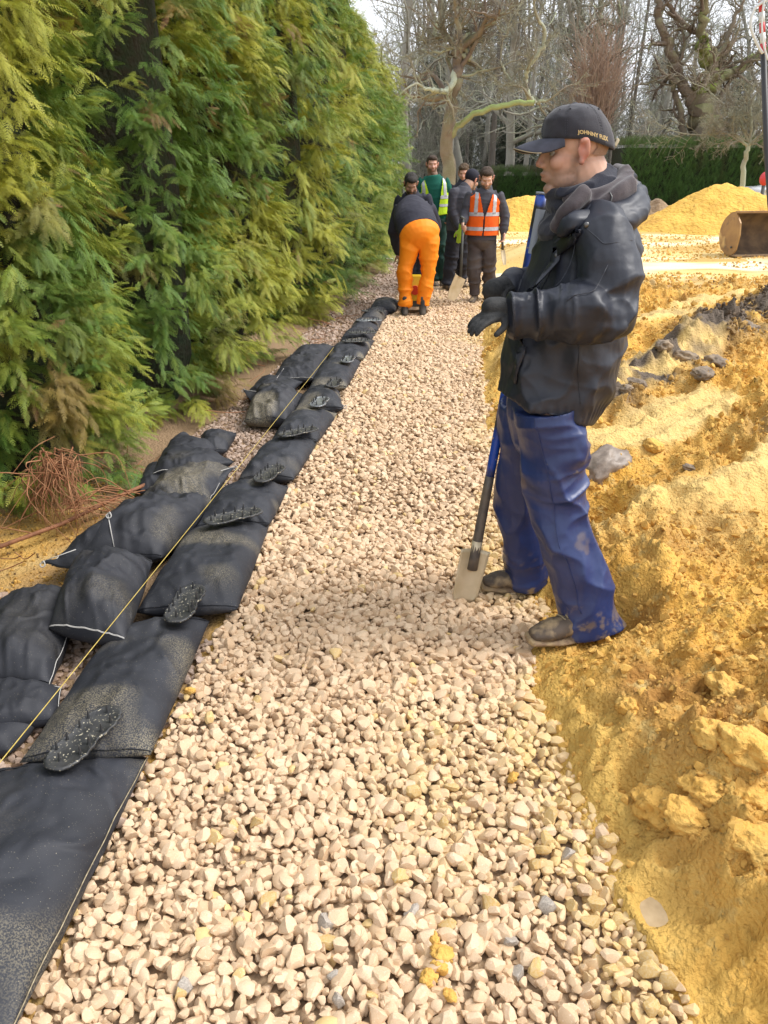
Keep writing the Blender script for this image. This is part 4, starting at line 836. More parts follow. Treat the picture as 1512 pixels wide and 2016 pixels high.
def seg_w(V, a, b, rad):
    a, b = np.array(tuple(a)), np.array(tuple(b)); ab = b - a; t = np.clip(((V - a) @ ab) / ab.dot(ab), 0, 1); d = np.linalg.norm(V - a - t[:, None] * ab, axis=1); return np.exp(-(d / rad) ** 2), t
def crumple(me, zones, fine=.0, fine_s=18, seed=0):
    """cloth folds: zones of (a, b, radius, amplitude, folds per metre along the limb, cross frequency)"""
    V = getV(me).astype(float); N = getN(me).astype(float); D = np.zeros(len(V))
    for zi, (a, b, rad, amp, fa, fc) in enumerate(zones):
        w_, t = seg_w(V, a, b, rad); ax = np.array(tuple(b), float) - np.array(tuple(a), float); ax /= np.linalg.norm(ax)
        al = V @ ax; pe = V - al[:, None] * ax; q = pe * fc + ax * (al * fa)[:, None] + .35 * np.stack([fbm(V * 5, 2, zi + seed + 1), fbm(V * 5, 2, zi + seed + 2), fbm(V * 5, 2, zi + seed + 3)], 1)
        D += amp * w_ * (ridged(q, 2, zi + seed, .45) ** 1.5 - .30) * 1.6
    if fine: D += fine * (ridged(V * fine_s, 3, seed + 5) - .4)
    setV(me, V + N * D[:, None]); return me
def skin_mat(name, base, red=(.42, .12, .09), stub=(.16, .11, .085)):
    m = mat(name, base, .52, tuple(v * .86 for v in base), 30, 5, bump=.12, bscale=300, bdist=.001, spec=.45, layers=(('attr', red, 'red'), ('attr', stub, 'stubble')))
    p = m.node_tree.nodes['Principled BSDF']; p.inputs['Subsurface Weight'].default_value = .12; p.inputs['Subsurface Radius'].default_value = (.02, .008, .004); p.inputs['Subsurface Scale'].default_value = .3; return m
M_skin = skin_mat('fair skin', (.60, .365, .265)); M_skin2 = skin_mat('tanned skin', (.34, .19, .125), (.30, .12, .08), (.035, .025, .02)); M_skin3 = skin_mat('pink skin', (.52, .28, .20), stub=(.14, .08, .05))
M_eye = mat('eye white', (.38, .35, .32), .25); M_iris = mat('iris', (.04, .05, .05), .1)
M_hair = mat('brown hair', (.030, .018, .010), .85, (.06, .036, .022), 60, 5, bump=.8, bscale=120, bdist=.01); M_hairb = mat('black hair', (.010, .008, .007), .8, (.03, .025, .02), 60, 5, bump=.8, bscale=120, bdist=.01); M_hairg = mat('curly light brown hair', (.06, .036, .018), .85, (.11, .07, .038), 50, 5, bump=1, bscale=80, bdist=.02)
def head_frame(f, tilt=0.0):
    f = np.array(f, float); f /= np.linalg.norm(f); up = np.array((0, 0, 1.)); l = np.cross(up, f); l /= np.linalg.norm(l)
    c, s = math.cos(tilt), math.sin(tilt); f2 = f * c - up * s; u2 = np.cross(f2, l); return np.stack([f2, l, u2], 1)          # tilt > 0 looks down
def head_parts(C, R, s=1.0, neck_to=None, detail=True):
    C = np.array(tuple(C)); 
    def E(c, r): return ell(C + R @ (np.array(c) * s), np.array(r) * s, R)
    def K(a, b, r0, r1): 
        return limb([C + R @ (np.array(a) * s), C + R @ ((np.array(a) + np.array(b)) / 2 * s), C + R @ (np.array(b) * s)], [r0 * s, (r0 + r1) / 2 * s, r1 * s], side=R[:, 1], n=12, per=3)
    p = [E((-.014, 0, .035), (.098, .076, .086)), E((.028, 0, -.015), (.066, .062, .088)), E((.028, 0, -.070), (.054, .054, .045)), E((.070, 0, -.098), (.022, .026, .020)),
         E((.078, 0, .028), (.016, .050, .014)), K((.086, 0, .016), (.1065, 0, -.024), .0075, .0105), E((.097, .012, -.030), (.010, .0075, .008)), E((.097, -.012, -.030), (.010, .0075, .008)),
         E((.058, .043, -.022), (.026, .022, .026)), E((.058, -.043, -.022), (.026, .022, .026)), E((.088, 0, -.054), (.014, .024, .007)), E((.085, 0, -.069), (.014, .021, .009)), E((.078, 0, -.060), (.018, .030, .022))]
    for sg in (1, -1):
        p += [K((-.008, sg * .074, -.030), (-.012, sg * .086, .0), .008, .009), E((-.012, sg * .082, .004), (.019, .007, .030)), E((-.022, sg * .086, .012), (.009, .009, .026)), E((-.012, sg * .088, .030), (.016, .008, .010)), E((-.004, sg * .083, -.026), (.010, .007, .010))]
    nk = C + R @ (np.array((-.038, 0, -.05)) * s); e = np.array(tuple(neck_to)) if neck_to is not None else C + np.array((0, 0, -.2 * s))
    p.append(limb([nk, (nk + e) / 2, e], [.066 * s, .066 * s, .074 * s], side=R[:, 1], n=18, per=4)); return p
def head_finish(me, C, R, s=1.0, stub=1.0, lo=-.03):
    V = getV(me).astype(float); Q = ((V - np.array(tuple(C))) @ R) / s; x, y, z = Q.T; D = np.zeros(len(V))
    for sg in (1, -1):
        D -= .013 * np.exp(-(((y - sg * .031) / .017) ** 2 + ((z - .004) / .012) ** 2)) * (x > .04); D -= .006 * np.exp(-(((y - sg * .093) / .012) ** 2 + ((z - .002) / .017) ** 2 + ((x + .010) / .010) ** 2))
        D += .004 * np.exp(-(((y - sg * .031) / .015) ** 2 + ((z - .010) / .004) ** 2)) * (x > .05)
    D -= .003 * np.exp(-((z + .0615) / .0022) ** 2 - (y / .024) ** 2) * (x > .07); D -= .004 * np.exp(-((z + .082) / .007) ** 2 - (y / .02) ** 2) * (x > .06)
    fdir = R[:, 0]; side_ = R[:, 1]; hm = np.exp(-np.linalg.norm(Q, axis=1) ** 4 / .2 ** 4)
    V = V + (D * s * (np.abs(y) < .075) * hm)[:, None] * fdir + (D * s * (np.abs(y) >= .075) * hm)[:, None] * side_ * np.sign(y)[:, None]; setV(me, V)
    beard = np.clip(((-.036 - z) / .02), 0, 1) * np.clip((x + .005) / .03, 0, 1) + np.clip((x + .010) / .01, 0, 1) * np.clip((.028 - x) / .012, 0, 1) * np.clip((.0 - z) / .02, 0, 1) * (np.abs(y) > .045)
    beard = np.clip(beard, 0, 1) * (1 - np.exp(-(((z + .062) / .012) ** 2 + (y / .022) ** 2))) * (z > -.16)
    attr(me, 'stubble', np.clip(beard * stub * (.75 + .5 * vnoise(V * 160, 3)), 0, 1) * hm)
    ear = np.exp(-(((np.abs(y) - .088) / .012) ** 2)) * np.exp(-((x + .012) / .03) ** 2); nose = np.exp(-(((x - .118) / .018) ** 2 + (y / .02) ** 2 + ((z + .026) / .018) ** 2)); ck = np.exp(-(((np.abs(y) - .05) / .02) ** 2 + ((z + .02) / .025) ** 2)) * (x > .02)
    lips = np.exp(-(((z + .0615) / .009) ** 2 + (y / .022) ** 2)) * (x > .075); attr(me, 'red', np.clip(.75 * ear + .55 * nose + .28 * ck + .6 * lips, 0, 1) * hm)
def add_eyes(root, C, R, s):
    for sg in (1, -1):
        c = np.array(tuple(C)) + R @ (np.array((.0672, sg * .031, .003)) * s); V, F = ell(c, np.array((.0115,) * 3) * s); under(root, 'eye', mesh_np('eye', V, F), M_eye)
        c2 = c + R @ (np.array((.0075, 0, -.001)) * s); V, F = ell(c2, np.array((.005,) * 3) * s); under(root, 'iris', mesh_np('iris', V, F), M_iris)
def hair_mesh(C, R, s, kind, voxel=.006):
    C = np.array(tuple(C)); 
    def E(c, r): return ell(C + R @ (np.array(c) * s), np.array(r) * s, R)
    p = [E((-.022, 0, .045), (.100, .082, .086)), E((.035, 0, .085), (.055, .060, .036))]
    if kind == 'curly':
        r = np.random.default_rng(5)
        for k in range(60): a = r.uniform(0, 6.28); e = r.uniform(.25, 1.5); p.append(E((-.02 + .10 * math.cos(a) * math.cos(e), .078 * math.sin(a) * math.cos(e), .05 + .085 * math.sin(e)), (.018, .018, .018)))
    me = fuse('hair', p, voxel * s, 2); V = getV(me).astype(float); Q = ((V - C) @ R) / s; N = getN(me)
    V += N * (.006 * (ridged(np.stack([Q[:, 0] * 20, Q[:, 1] * 70, Q[:, 2] * 20], 1), 2, 2) - .3))[:, None]
    # hairline: pull the shell inside the head below it
    face = np.clip((Q[:, 0] - .045) / .02, 0, 1) * np.clip((.066 - Q[:, 2]) / .012, 0, 1); low = np.clip((-.005 - Q[:, 2] - .55 * np.clip(-Q[:, 0], 0, .1)) / .02, 0, 1)
    V = C + (V - C) * (1 - .25 * np.clip(face + low, 0, 1))[:, None]; setV(me, V); return me
def hand_parts(wr, d, up, s=1.0, curl=.5, thumb_side=None, spread=.12):
    "wr wrist; d pointing direction; up = back of the hand; five separate fingers"
    d = np.array(d, float); d /= np.linalg.norm(d); up = np.array(up, float); up -= d * up.dot(d); up /= np.linalg.norm(up); sd = np.cross(d, up); ts = 1 if thumb_side is None else thumb_side
    wr = np.array(tuple(wr)); R = np.stack([d, sd, up], 1); p = [ell(wr + d * .045 * s, np.array((.052, .040, .018)) * s, R), limb([wr - d * .05 * s, wr, wr + d * .03 * s], [.027 * s, .024 * s, .022 * s], [.032 * s, .030 * s, .034 * s], side=sd, n=14, per=3)]
    for k, (off, l) in enumerate([(.029, .068), (.010, .076), (-.010, .071), (-.028, .056)]):
        a = wr + (d * .075 + sd * ts * off) * s; pts = [a - d * .03 * s, a]; dd = d + sd * ts * off * spread * 10; dd /= np.linalg.norm(dd); c = curl * (.8 + .1 * k)
        for j, q in enumerate((.45, .32, .23)): 
            ang = c * (j + .6); v = dd * math.cos(ang) - up * math.sin(ang); pts.append(pts[-1] + v * l * q * s)
        p.append(limb(pts, [.0094 * s, .0094 * s, .0090 * s, .0084 * s, .0074 * s], side=sd, n=10, per=3))
    a = wr + (d * .018 + sd * ts * .026 - up * .006) * s; b = a + (d * .032 + sd * ts * .030 - up * .012) * s; c = b + (d * .034 + sd * ts * .006 - up * .010 * (1 + curl)) * s
    p.append(limb([a, b, c], [.015 * s, .012 * s, .0095 * s], side=sd, n=10, per=4)); return p
def boot_parts(ank, toe_dir, s=1.0, shaft=.10):
    ank = np.array(tuple(ank)); t = np.array((toe_dir[0], toe_dir[1], 0.)); t /= np.linalg.norm(t); sd = np.array((-t[1], t[0], 0)); z0 = ank[2]
    def P(x, z): return ank + t * x * s + np.array((0, 0, z * s))
    up = [limb([P(-.02, shaft), P(-.025, .02), P(-.03, -.045)], [.052 * s, .050 * s, .050 * s], [.045 * s, .042 * s, .040 * s], side=sd, n=18, per=4),
          limb([P(-.05, -.055), P(.03, -.045), P(.09, -.058), P(.14, -.066), P(.175, -.070)], [.032 * s, .042 * s, .034 * s, .027 * s, .018 * s], [.038 * s, .040 * s, .045 * s, .046 * s, .034 * s], side=sd, n=18, per=4)]
    sole = [limb([P(-.070, -.092), P(.0, -.092), P(.09, -.092), P(.188, -.088)], [.015 * s] * 4, [.041 * s, .041 * s, .054 * s, .042 * s], side=sd, n=18, per=4)]
    return up, sole
M_bootb = mat('muddy brown boot', (.085, .062, .045), .75, (.30, .215, .12), 16, 8, contrast=(.48, .64), bump=.4, bscale=60, bdist=.004); M_sole = mat('muddy sole', (.36, .26, .14), .9, (.20, .13, .08), 30, 5, bump=.5, bscale=80); M_bootk = mat('black rubber boot', (.025, .03, .035), .5, (.14, .12, .10), 8, 5, contrast=(.45, .65))

# ------------------------------------------------------------------ the man in the foreground
M_jacket = mat('black waxed rain jacket', (.0115, .014, .024), .50, (.020, .024, .037), 6, 5, bump=.18, bscale=60, bdist=.004, spec=.5, crease=(5.0, .9, .06))
M_pants = mat('navy waterproof trousers', (.014, .026, .098), .40, (.020, .037, .130), 4, 5, bump=.15, bscale=60, bdist=.004, spec=.5, crease=(3.6, .9, .06), layers=(('attr', (.30, .21, .10), 'mud'), ('spot', (.20, .17, .13), 22, .70, .80),))
M_glove = mat('black knit glove', (.014, .015, .016), .8, (.03, .03, .03), 60, 4, bump=.6, bscale=220, bdist=.003)
M_cap = mat('black cotton cap', (.018, .018, .026), .85, (.028, .028, .038), 14, 6, bump=.4, bscale=400, bdist=.002, sheen=.2)
M_capu = mat('worn brim edge', (.30, .25, .16), .9); M_hood = mat('dark mauve hoodie', (.042, .033, .038), .95, (.062, .050, .056), 40, 4, bump=.4, bscale=300, bdist=.003, sheen=.3); M_snood = mat('navy neck warmer', (.012, .014, .026), .9, (.02, .022, .036), 30, 4, bump=.4, bscale=240, bdist=.003, sheen=.2)
man = thing('person', 'man in black rain jacket, navy waterproof trousers and dark cap standing with a long spade', 'person', (.72, 2.68, 0))
HC = np.array(W(1128, 300, 2.68)); HR = head_frame((-1, -.03, 0), .08); HS = 1.02
shN, elN, wrN = W(1180, 446, 2.50), W(1196, 612, 2.42), W(1000, 612, 2.44)
shF, elF, wrF = W(1130, 430, 2.88), W(1100, 560, 2.98), W(1002, 566, 2.80)
neck = np.array(W(1168, 372, 2.68)); pel = np.array(W(1098, 800, 2.68))
hpN, knN, anN = W(1088, 830, 2.57), W(1097, 960, 2.55), W(1165, 1236, 2.46)
hpF, knF, anF = W(1045, 820, 2.80), W(1020, 950, 2.84), W(1055, 1150, 2.87)
bp = head_parts(HC, HR, HS, neck)
bp += [limb([neck, W(1160, 490, 2.68), W(1140, 600, 2.68), pel], [.055, .09, .10, .11], [.055, .13, .13, .14]), limb([shN, elN, wrN], [.05, .04, .027]), limb([shF, elF, wrF], [.05, .04, .027]), limb([hpN, knN, anN], [.08, .055, .04]), limb([hpF, knF, anF], [.08, .055, .04]),
       limb([hpN, pel, hpF], .09), limb([shN - Vector((0, 0, .03)), Vector(neck) - Vector((0, 0, .10)), shF - Vector((0, 0, .03))], .045)]
body = fuse('body', bp, .0042, 2); head_finish(body, HC, HR, HS, .55); under(man, 'body', body, M_skin); add_eyes(man, HC, HR, HS)
mb = MB()
for sg in (1, -1): V, F = limb([HC + HR @ (np.array(c) * HS) for c in ((.096, sg * .012, .022), (.094, sg * .034, .028), (.078, sg * .054, .022))], [.003, .004, .002], side=HR[:, 1], n=8, per=4); mb.add(V, F)
under(man, 'eyebrows', mb.mesh('eyebrows'), M_hair)
# cropped hair at the nape and temple
V, F = ell(HC + HR @ (np.array((-.014, 0, .030)) * HS), np.array((.1000, .0782, .088)) * HS, HR); V = V[:]; me = mesh_np('hair', V, F); Q = ((V - HC) @ HR) / HS; bm = bmesh.new(); bm.from_mesh(me); bm.verts.ensure_lookup_table()
bmesh.ops.delete(bm, geom=[v for v, q in zip(bm.verts, Q) if (q[0] > -.035 or q[2] < -.02)], context='VERTS'); bm.to_mesh(me); bm.free(); M_crop = mat('cropped hair', (.26, .165, .11), .8, (.36, .22, .155), 300, 4); under(man, 'hair', me, M_crop)
# jacket
tor = limb([W(1170, 382, 2.69), W(1168, 420, 2.69), W(1158, 478, 2.69), W(1138, 560, 2.69), W(1116, 650, 2.69), W(1096, 735, 2.68), W(1072, 800, 2.67)],
           [.080, .130, .158, .180, .193, .200, .178], [.085, .150, .208, .218, .212, .212, .21], n=36, round_=False)
jp = [tor, limb([W(1168, 440, 2.62), W(1176, 450, 2.56), W(1186, 470, 2.50), W(1198, 525, 2.45), elN], [.066, .076, .084, .090, .084]), limb([elN, W(1135, 612, 2.40), W(1060, 618, 2.42), W(1003, 622, 2.44)], [.090, .086, .072, .060], round_=False), ell(elN, (.085, .08, .092)),
      limb([W(1150, 420, 2.76), W(1138, 430, 2.83), shF, W(1110, 490, 2.96), elF], [.075, .085, .09, .085, .076]), limb([elF, W(1060, 565, 2.90), W(1012, 562, 2.81)], [.078, .066, .054]),
      limb([W(1196, 400, 2.70), W(1212, 470, 2.70), W(1206, 560, 2.70)], [.05, .06, .05], [.15, .17, .16])]
jacket = fuse('jacket', jp, .0058, 4)
crumple(jacket, [(W(1130, 605, 2.36), W(1040, 612, 2.38), .09, .030, 15, 3.5), (elN, W(1165, 600, 2.36), .10, .034, 12, 4), (shN, elN, .12, .026, 8, 4), (W(1060, 565, 2.9), W(1010, 562, 2.81), .07, .014, 17, 4), (W(1160, 470, 2.69), W(1110, 700, 2.69), .26, .022, 5.5, 3.2), (W(1110, 700, 2.5), W(1090, 790, 2.5), .20, .026, 2.5, 8), (W(1215, 430, 2.7), W(1200, 600, 2.7), .12, .014, 9, 3)], .0016, 24, 3)
V = getV(jacket).astype(float)
# hem gathers and drawn-in edge; sharp arm-pit crease
hz = np.array(W(1093, 792, 2.68))[2]; k = .35 * np.exp(-((V[:, 2] - hz - .012) / .03) ** 2); ang = np.arctan2(V[:, 1] - 2.68, V[:, 0] - pel[0]); c = np.array((pel[0], 2.68))
V[:, :2] += (V[:, :2] - c) * (k * (.035 * np.sin(ang * 46 + 3 * fbm(V * 9, 2, 3)) - .03))[:, None]; setV(jacket, V)
under(man, 'jacket', jacket, M_jacket)
def on(me_, p, d=.003):
    "nearest point of a garment, pushed out along its normal"
    V = getV(me_); N = getN(me_); i = np.argmin(((V - np.array(tuple(p))) ** 2).sum(1)); return V[i] + N[i] * d
def seam_on(me_, pts, r=.0013, d=.0015, per=8):
    P = np.array([on(me_, p, d) for p in curve(pts, per)])
    for _ in range(4): P[1:-1] = .5 * P[1:-1] + .25 * (P[:-2] + P[2:])
    return tube(P, r, 5)
for pts in ([W(1140, 440, 2.44), W(1190, 470, 2.34), W(1240, 475, 2.42)], [W(1120, 435, 2.48), W(1090, 520, 2.46), W(1075, 560, 2.46)], [W(1012, 560, 2.36), W(1015, 620, 2.34), W(1030, 680, 2.36)], [W(1140, 680, 2.46), W(1142, 740, 2.45), W(1143, 800, 2.45)],
            [W(1075, 470, 2.5), W(1052, 560, 2.55), W(1040, 620, 2.6)], [W(1195, 520, 2.3), W(1150, 560, 2.3), W(1110, 590, 2.3)]):
    V, F = seam_on(jacket, pts); under(man, 'jacket_seam', mesh_np('jacket_seam', V, F), M_jacket)
# front placket with zip, pocket flap, snap buttons
def strip_on(me_, pts, wdt, th=.004, d=.002, per=8, widthdir=(0, 0, 1)):
    P = np.array([on(me_, p, d) for p in curve(pts, per)]); T = np.gradient(P, axis=0); Wd = np.array(widthdir, float); V = []
    for p, t in zip(P, T):
        t = t / (np.linalg.norm(t) + 1e-9); i = np.argmin(((_sv - p) ** 2).sum(1)); n = _sn[i]; s = np.cross(t, n); s /= np.linalg.norm(s) + 1e-9
        V += [p + s * wdt, p + s * wdt + n * th, p - s * wdt + n * th, p - s * wdt]
    F = [(i * 4 + k, i * 4 + (k + 1) % 4, (i + 1) * 4 + (k + 1) % 4, (i + 1) * 4 + k) for i in range(len(P) - 1) for k in range(4)] + [(0, 1, 2, 3)[::-1], tuple(len(V) - 4 + k for k in range(4))]
    return np.array(V), F
_sv, _sn = getV(jacket), getN(jacket)
mb = MB(); V, F = strip_on(jacket, [W(1075, 425, 2.55), W(1062, 480, 2.52), W(1040, 560, 2.5), W(1010, 680, 2.52), W(990, 750, 2.55)], .020, .006); mb.add(V, F); under(man, 'placket', mb.mesh('placket'), M_jacket)
M_snap = mat('dull snap', (.12, .12, .12), .35, metal=.8)
for px, py, Y in ((1138, 430, 2.42), (1058, 500, 2.5), (1032, 600, 2.5), (1068, 452, 2.5)):
    q = on(jacket, W(px, py, Y), .003); V, F = ell(q, (.009, .005, .009)); under(man, 'snap_button', mesh_np('snap_button', V, F), M_snap)
mb = MB(); V, F = strip_on(jacket, [W(1118, 445, 2.45), W(1090, 455, 2.45), W(1062, 478, 2.5)], .022, .007); mb.add(V, F); under(man, 'storm_flap', mb.mesh('storm_flap'), M_jacket)
# cuffs
def ring(c, axis, ra, rb, r, n=40, side=(0, 1, 0), wob=0.0):
    axis = np.array(axis, float); axis /= np.linalg.norm(axis); S = np.array(side, float); b = S - axis * S.dot(axis); b /= np.linalg.norm(b); a = np.cross(b, axis); th = np.linspace(0, 2 * math.pi, n + 1)
    P = np.array(tuple(c)) + ra * np.cos(th)[:, None] * a + rb * np.sin(th)[:, None] * b + axis * (wob * np.sin(th * 3))[:, None]; P[-1] = P[0]; return tube(P, r, 10, False)
# gloves
gN = hand_parts(W(996, 612, 2.44), np.array(W(918, 630, 2.38)) - np.array(W(984, 606, 2.44)), (-.5, -.5, 1), .98, .34, thumb_side=-1); gN += [limb([W(1012, 618, 2.44), W(985, 608, 2.435), W(968, 606, 2.43)], [.040, .036, .033])]
under(man, 'glove', fuse('glove', gN, .0036, 2), M_glove)
gF = hand_parts(W(1004, 566, 2.80), np.array(W(950, 585, 2.66)) - np.array(W(1000, 562, 2.80)), (-.5, -.25, 1), 1.05, .85, thumb_side=1); gF += [limb([W(1016, 562, 2.82), W(992, 568, 2.78), W(972, 572, 2.73)], [.042, .044, .040])]
under(man, 'glove', fuse('glove', gF, .0036, 2), M_glove)
# trousers
def leg(h, k, a, R1, R2, R3, R4, mid=0.0):
    h, k, a = [np.array(tuple(x)) for x in (h, k, a)]; return limb([h, h * .45 + k * .55, k, k * .5 + a * .5 + np.array((mid, 0, 0)), a], [R1[0], R2[0], (R2[0] + R3[0]) / 2, R3[0], R4[0]], [R1[1], R2[1], (R2[1] + R3[1]) / 2, R3[1], R4[1]], n=28, round_=False)
tp = [leg(W(1078, 800, 2.58), W(1092, 960, 2.56), W(1158, 1243, 2.46), (.118, .13), (.104, .11), (.092, .092), (.100, .090), .0), leg(W(1050, 800, 2.78), W(1018, 960, 2.84), W(1040, 1142, 2.87), (.125, .13), (.098, .10), (.088, .088), (.090, .085)), limb([W(1080, 740, 2.68), W(1066, 800, 2.68), W(1066, 850, 2.68)], [.13, .125, .11], [.16, .165, .14]),
      ell(W(1092, 840, 2.64), (.07, .11, .08))]
trous = fuse('trousers', tp, .0058, 4)
crumple(trous, [(W(1100, 800, 2.50), W(1150, 1000, 2.50), .13, .024, 7, 3.5), (W(1100, 960, 2.5), W(1180, 1180, 2.45), .12, .045, 2.2, 8), (W(1130, 1100, 2.46), W(1160, 1240, 2.46), .12, .018, 6, 7), (W(1015, 850, 2.84), W(1030, 1100, 2.87), .12, .024, 3, 8), (W(1030, 1090, 2.87), W(1040, 1150, 2.87), .10, .015, 16, 4), (W(1110, 820, 2.5), W(1120, 900, 2.5), .10, .028, 10, 4)], .002, 16, 30)
V = getV(trous).astype(float)
for a, amp in ((W(1158, 1243, 2.46), .05), (W(1040, 1142, 2.87), .04)):
    a = np.array(a); w_ = np.exp(-((V[:, 2] - a[2]) / .05) ** 2) * (np.linalg.norm(V[:, :2] - a[:2], axis=1) < .2); an = np.arctan2(V[:, 1] - a[1], V[:, 0] - a[0]); V[:, :2] += (V[:, :2] - a[:2]) * (w_ * (amp + .05 * np.sin(an * 3 + 1)))[:, None]
# heel side of the near cuff drags back
a = np.array(W(1158, 1243, 2.46)); w_ = np.exp(-((V[:, 2] - a[2]) / .07) ** 2) * np.clip((V[:, 0] - a[0]) / .08, 0, 1) * (V[:, 1] < 2.7); V[:, 0] += .045 * w_; setV(trous, V); attr(trous, 'mud', np.clip((.26 - V[:, 2]) / .2, 0, 1) * np.clip(fbm(V * 24, 4, 9, .7) * 4 - .3, 0, .8) + np.clip(fbm(V * 9, 3, 19, .6) * 4 - 2.0, 0, .25))
under(man, 'trousers', trous, M_pants)
mb = MB(); _sv, _sn = getV(trous), getN(trous); V, F = seam_on(trous, [W(1035, 810, 2.4), W(1050, 900, 2.4), W(1085, 1020, 2.4), W(1120, 1140, 2.38), W(1140, 1215, 2.36)], .0015, .001, 12); mb.add(V, F); under(man, 'trouser_seam', mb.mesh('trouser_seam'), M_pants)
# boots
for (a, d, z0) in ((W(1148, 1246, 2.45), (-1, -.22), .058), (W(1048, 1158, 2.87), (-1, .0), .022)):
    a = np.array(a); a[2] = .118 + z0; up_, so_ = boot_parts(a, d, 1.12, .045); bo = fuse('boot', up_, .005, 3); crumple(bo, [(a + np.array((-.02, 0, -.03)), a + np.array((-.14, 0, -.06)), .05, .006, 40, 8)], .002, 40, 2)
    b = under(man, 'boot', bo, M_bootb); s_ = fuse('sole', so_, .005, 2); so = obj('sole', s_, M_sole, b)
    t_ = np.array((d[0], d[1], 0.)); t_ /= np.linalg.norm(t_); sd2 = np.array((-t_[1], t_[0], 0)); _sv, _sn = getV(bo), getN(bo); lc = MB()
    for q in range(5): c_ = a + t_ * (.035 + .017 * q) + np.array((0, 0, .02 - .010 * q)); lc.tube([on(bo, c_ + sd2 * u * .03 + np.array((0, 0, .02)), .003) for u in np.linspace(-1, 1, 7)], .0028, 5)
    obj('laces', lc.mesh('laces'), M_capu, b, kind='stuff')
# cap
def cap_point(az, el):
    "az 0 = front, el 0 = rim .. 90 = top, in head space"
    ca, sa = np.cos(az), np.sin(az); ce, se = np.cos(el), np.sin(el)
    x = -.016 + (.110 * ca) * ce ** .75; y = .091 * sa * ce ** .75; z = .034 + .100 * se ** .9 + (.012 * ca) * (1 - se) - .026 * (1 - se) * np.clip(-ca, 0, 1); x = x + .012 * se * (ca > -2)
    return np.stack([x, y, z], -1)
A, E_ = np.meshgrid(np.linspace(0, 2 * math.pi, 97)[:-1], np.linspace(0, math.pi / 2, 26)); Q = cap_point(A.ravel(), E_.ravel()); pan = np.abs(np.sin(A.ravel() * 3)); Q *= (1 - .008 * np.exp(-(pan / .05) ** 2) * np.cos(E_.ravel()))[:, None]
Qn = Q - np.array((-.016, 0, .03)); Q = Q + Qn * (.05 * fbm(Q * 22, 3, 4) + .03 * (ridged(np.stack([Q[:, 0] * 12, Q[:, 1] * 12, Q[:, 2] * 34], 1), 2, 6) - .35) * (Q[:, 0] > -.02))[:, None]
V = HC + (Q * HS) @ HR.T; n = 96; F = [(i * n + k, i * n + (k + 1) % n, (i + 1) * n + (k + 1) % n, (i + 1) * n + k) for i in range(25) for k in range(n)]
Vi = HC + (Q * .965 * HS) @ HR.T; m_ = len(V); F2 = [tuple(x + m_ for x in f[::-1]) for f in F] + [(k, m_ + k, m_ + (k + 1) % n, (k + 1) % n) for k in range(n)]
cap = under(man, 'cap', mesh_np('cap', np.concatenate([V, Vi]), F + F2), M_cap)
V, F = ell(HC + HR @ (np.array((-.004, 0, .134)) * HS), np.array((.008, .008, .004)) * HS, HR); obj('cap_button', mesh_np('cap_button', V, F), M_cap, cap)
mb = MB()
for k in range(6):                                     # stitched panel seams
    az = k * math.pi / 3; q = cap_point(np.full(24, az), np.linspace(.02, 1.5, 24)); 
    for dz in (-.03, .03): q = cap_point(np.full(40, az + dz), np.linspace(.02, 1.45, 40)) * 1.012; [mb.tube((HC + (q[j:j + 2] * HS) @ HR.T), .0006, 4) for j in range(0, 39, 2)]
for az in (.7, 1.15, 1.85, 2.5):
    q = cap_point(np.array([az]), np.array([.95]))[0] * 1.008; V, F = ell(HC + HR @ (q * HS), (.0032, .0032, .0032)); mb.add(V, F)
obj('cap_stitching', mb.mesh('cap_stitching'), M_jacket, cap)
# brim: curved sheet with thickness
U, T_ = np.meshgrid(np.linspace(-1, 1, 25), np.linspace(0, 1, 10)); U, T_ = U.ravel(), T_.ravel(); az = U * .98; base = cap_point(az, 0 * az); ext = .088 * np.sqrt(np.clip(1 - np.abs(U) ** 2.6, 0, 1)); Bq = base + np.stack([ext * T_ * 1.0, U * .010 * T_, -.020 * T_ * 1.0 - .034 * U ** 2 * np.sqrt(np.clip(1 - np.abs(U) ** 2.6, 0, 1)) * T_ + .004 * np.sin(T_ * 3)], 1)
V = HC + (Bq * HS) @ HR.T; V2 = HC + ((Bq - np.array((0, 0, .0035))) * HS) @ HR.T; n = 25; F = [(i * n + k, i * n + k + 1, (i + 1) * n + k + 1, (i + 1) * n + k) for i in range(9) for k in range(n - 1)]; m_ = len(V); F2 = [tuple(x + m_ for x in f[::-1]) for f in F] + [(9 * n + k, 9 * n + k + 1, m_ + 9 * n + k + 1, m_ + 9 * n + k) for k in range(n - 1)]
brim = obj('cap_brim', mesh_np('cap_brim', np.concatenate([V, V2]), F + F2), mat('faded brim', (.048, .050, .072), .85, (.030, .032, .045), 30, 5, bump=.3, bscale=300, bdist=.002), cap)
mb = MB(); e = V.reshape(10, 25, 3)[-1]; mb.tube(e[2:-2] - np.array((0, 0, .002)), .0018, 5); obj('brim_edge', mb.mesh('brim_edge'), M_capu, cap)
q = [HC + HR @ (np.array(c) * HS) for c in ((-.118, .030, .005), (-.134, .012, .022), (-.134, -.012, .022), (-.118, -.030, .005))]; V, F = tube(curve(q, 5), .006, 6); obj('cap_strap', mesh_np('cap_strap', V, F), M_capu, cap)
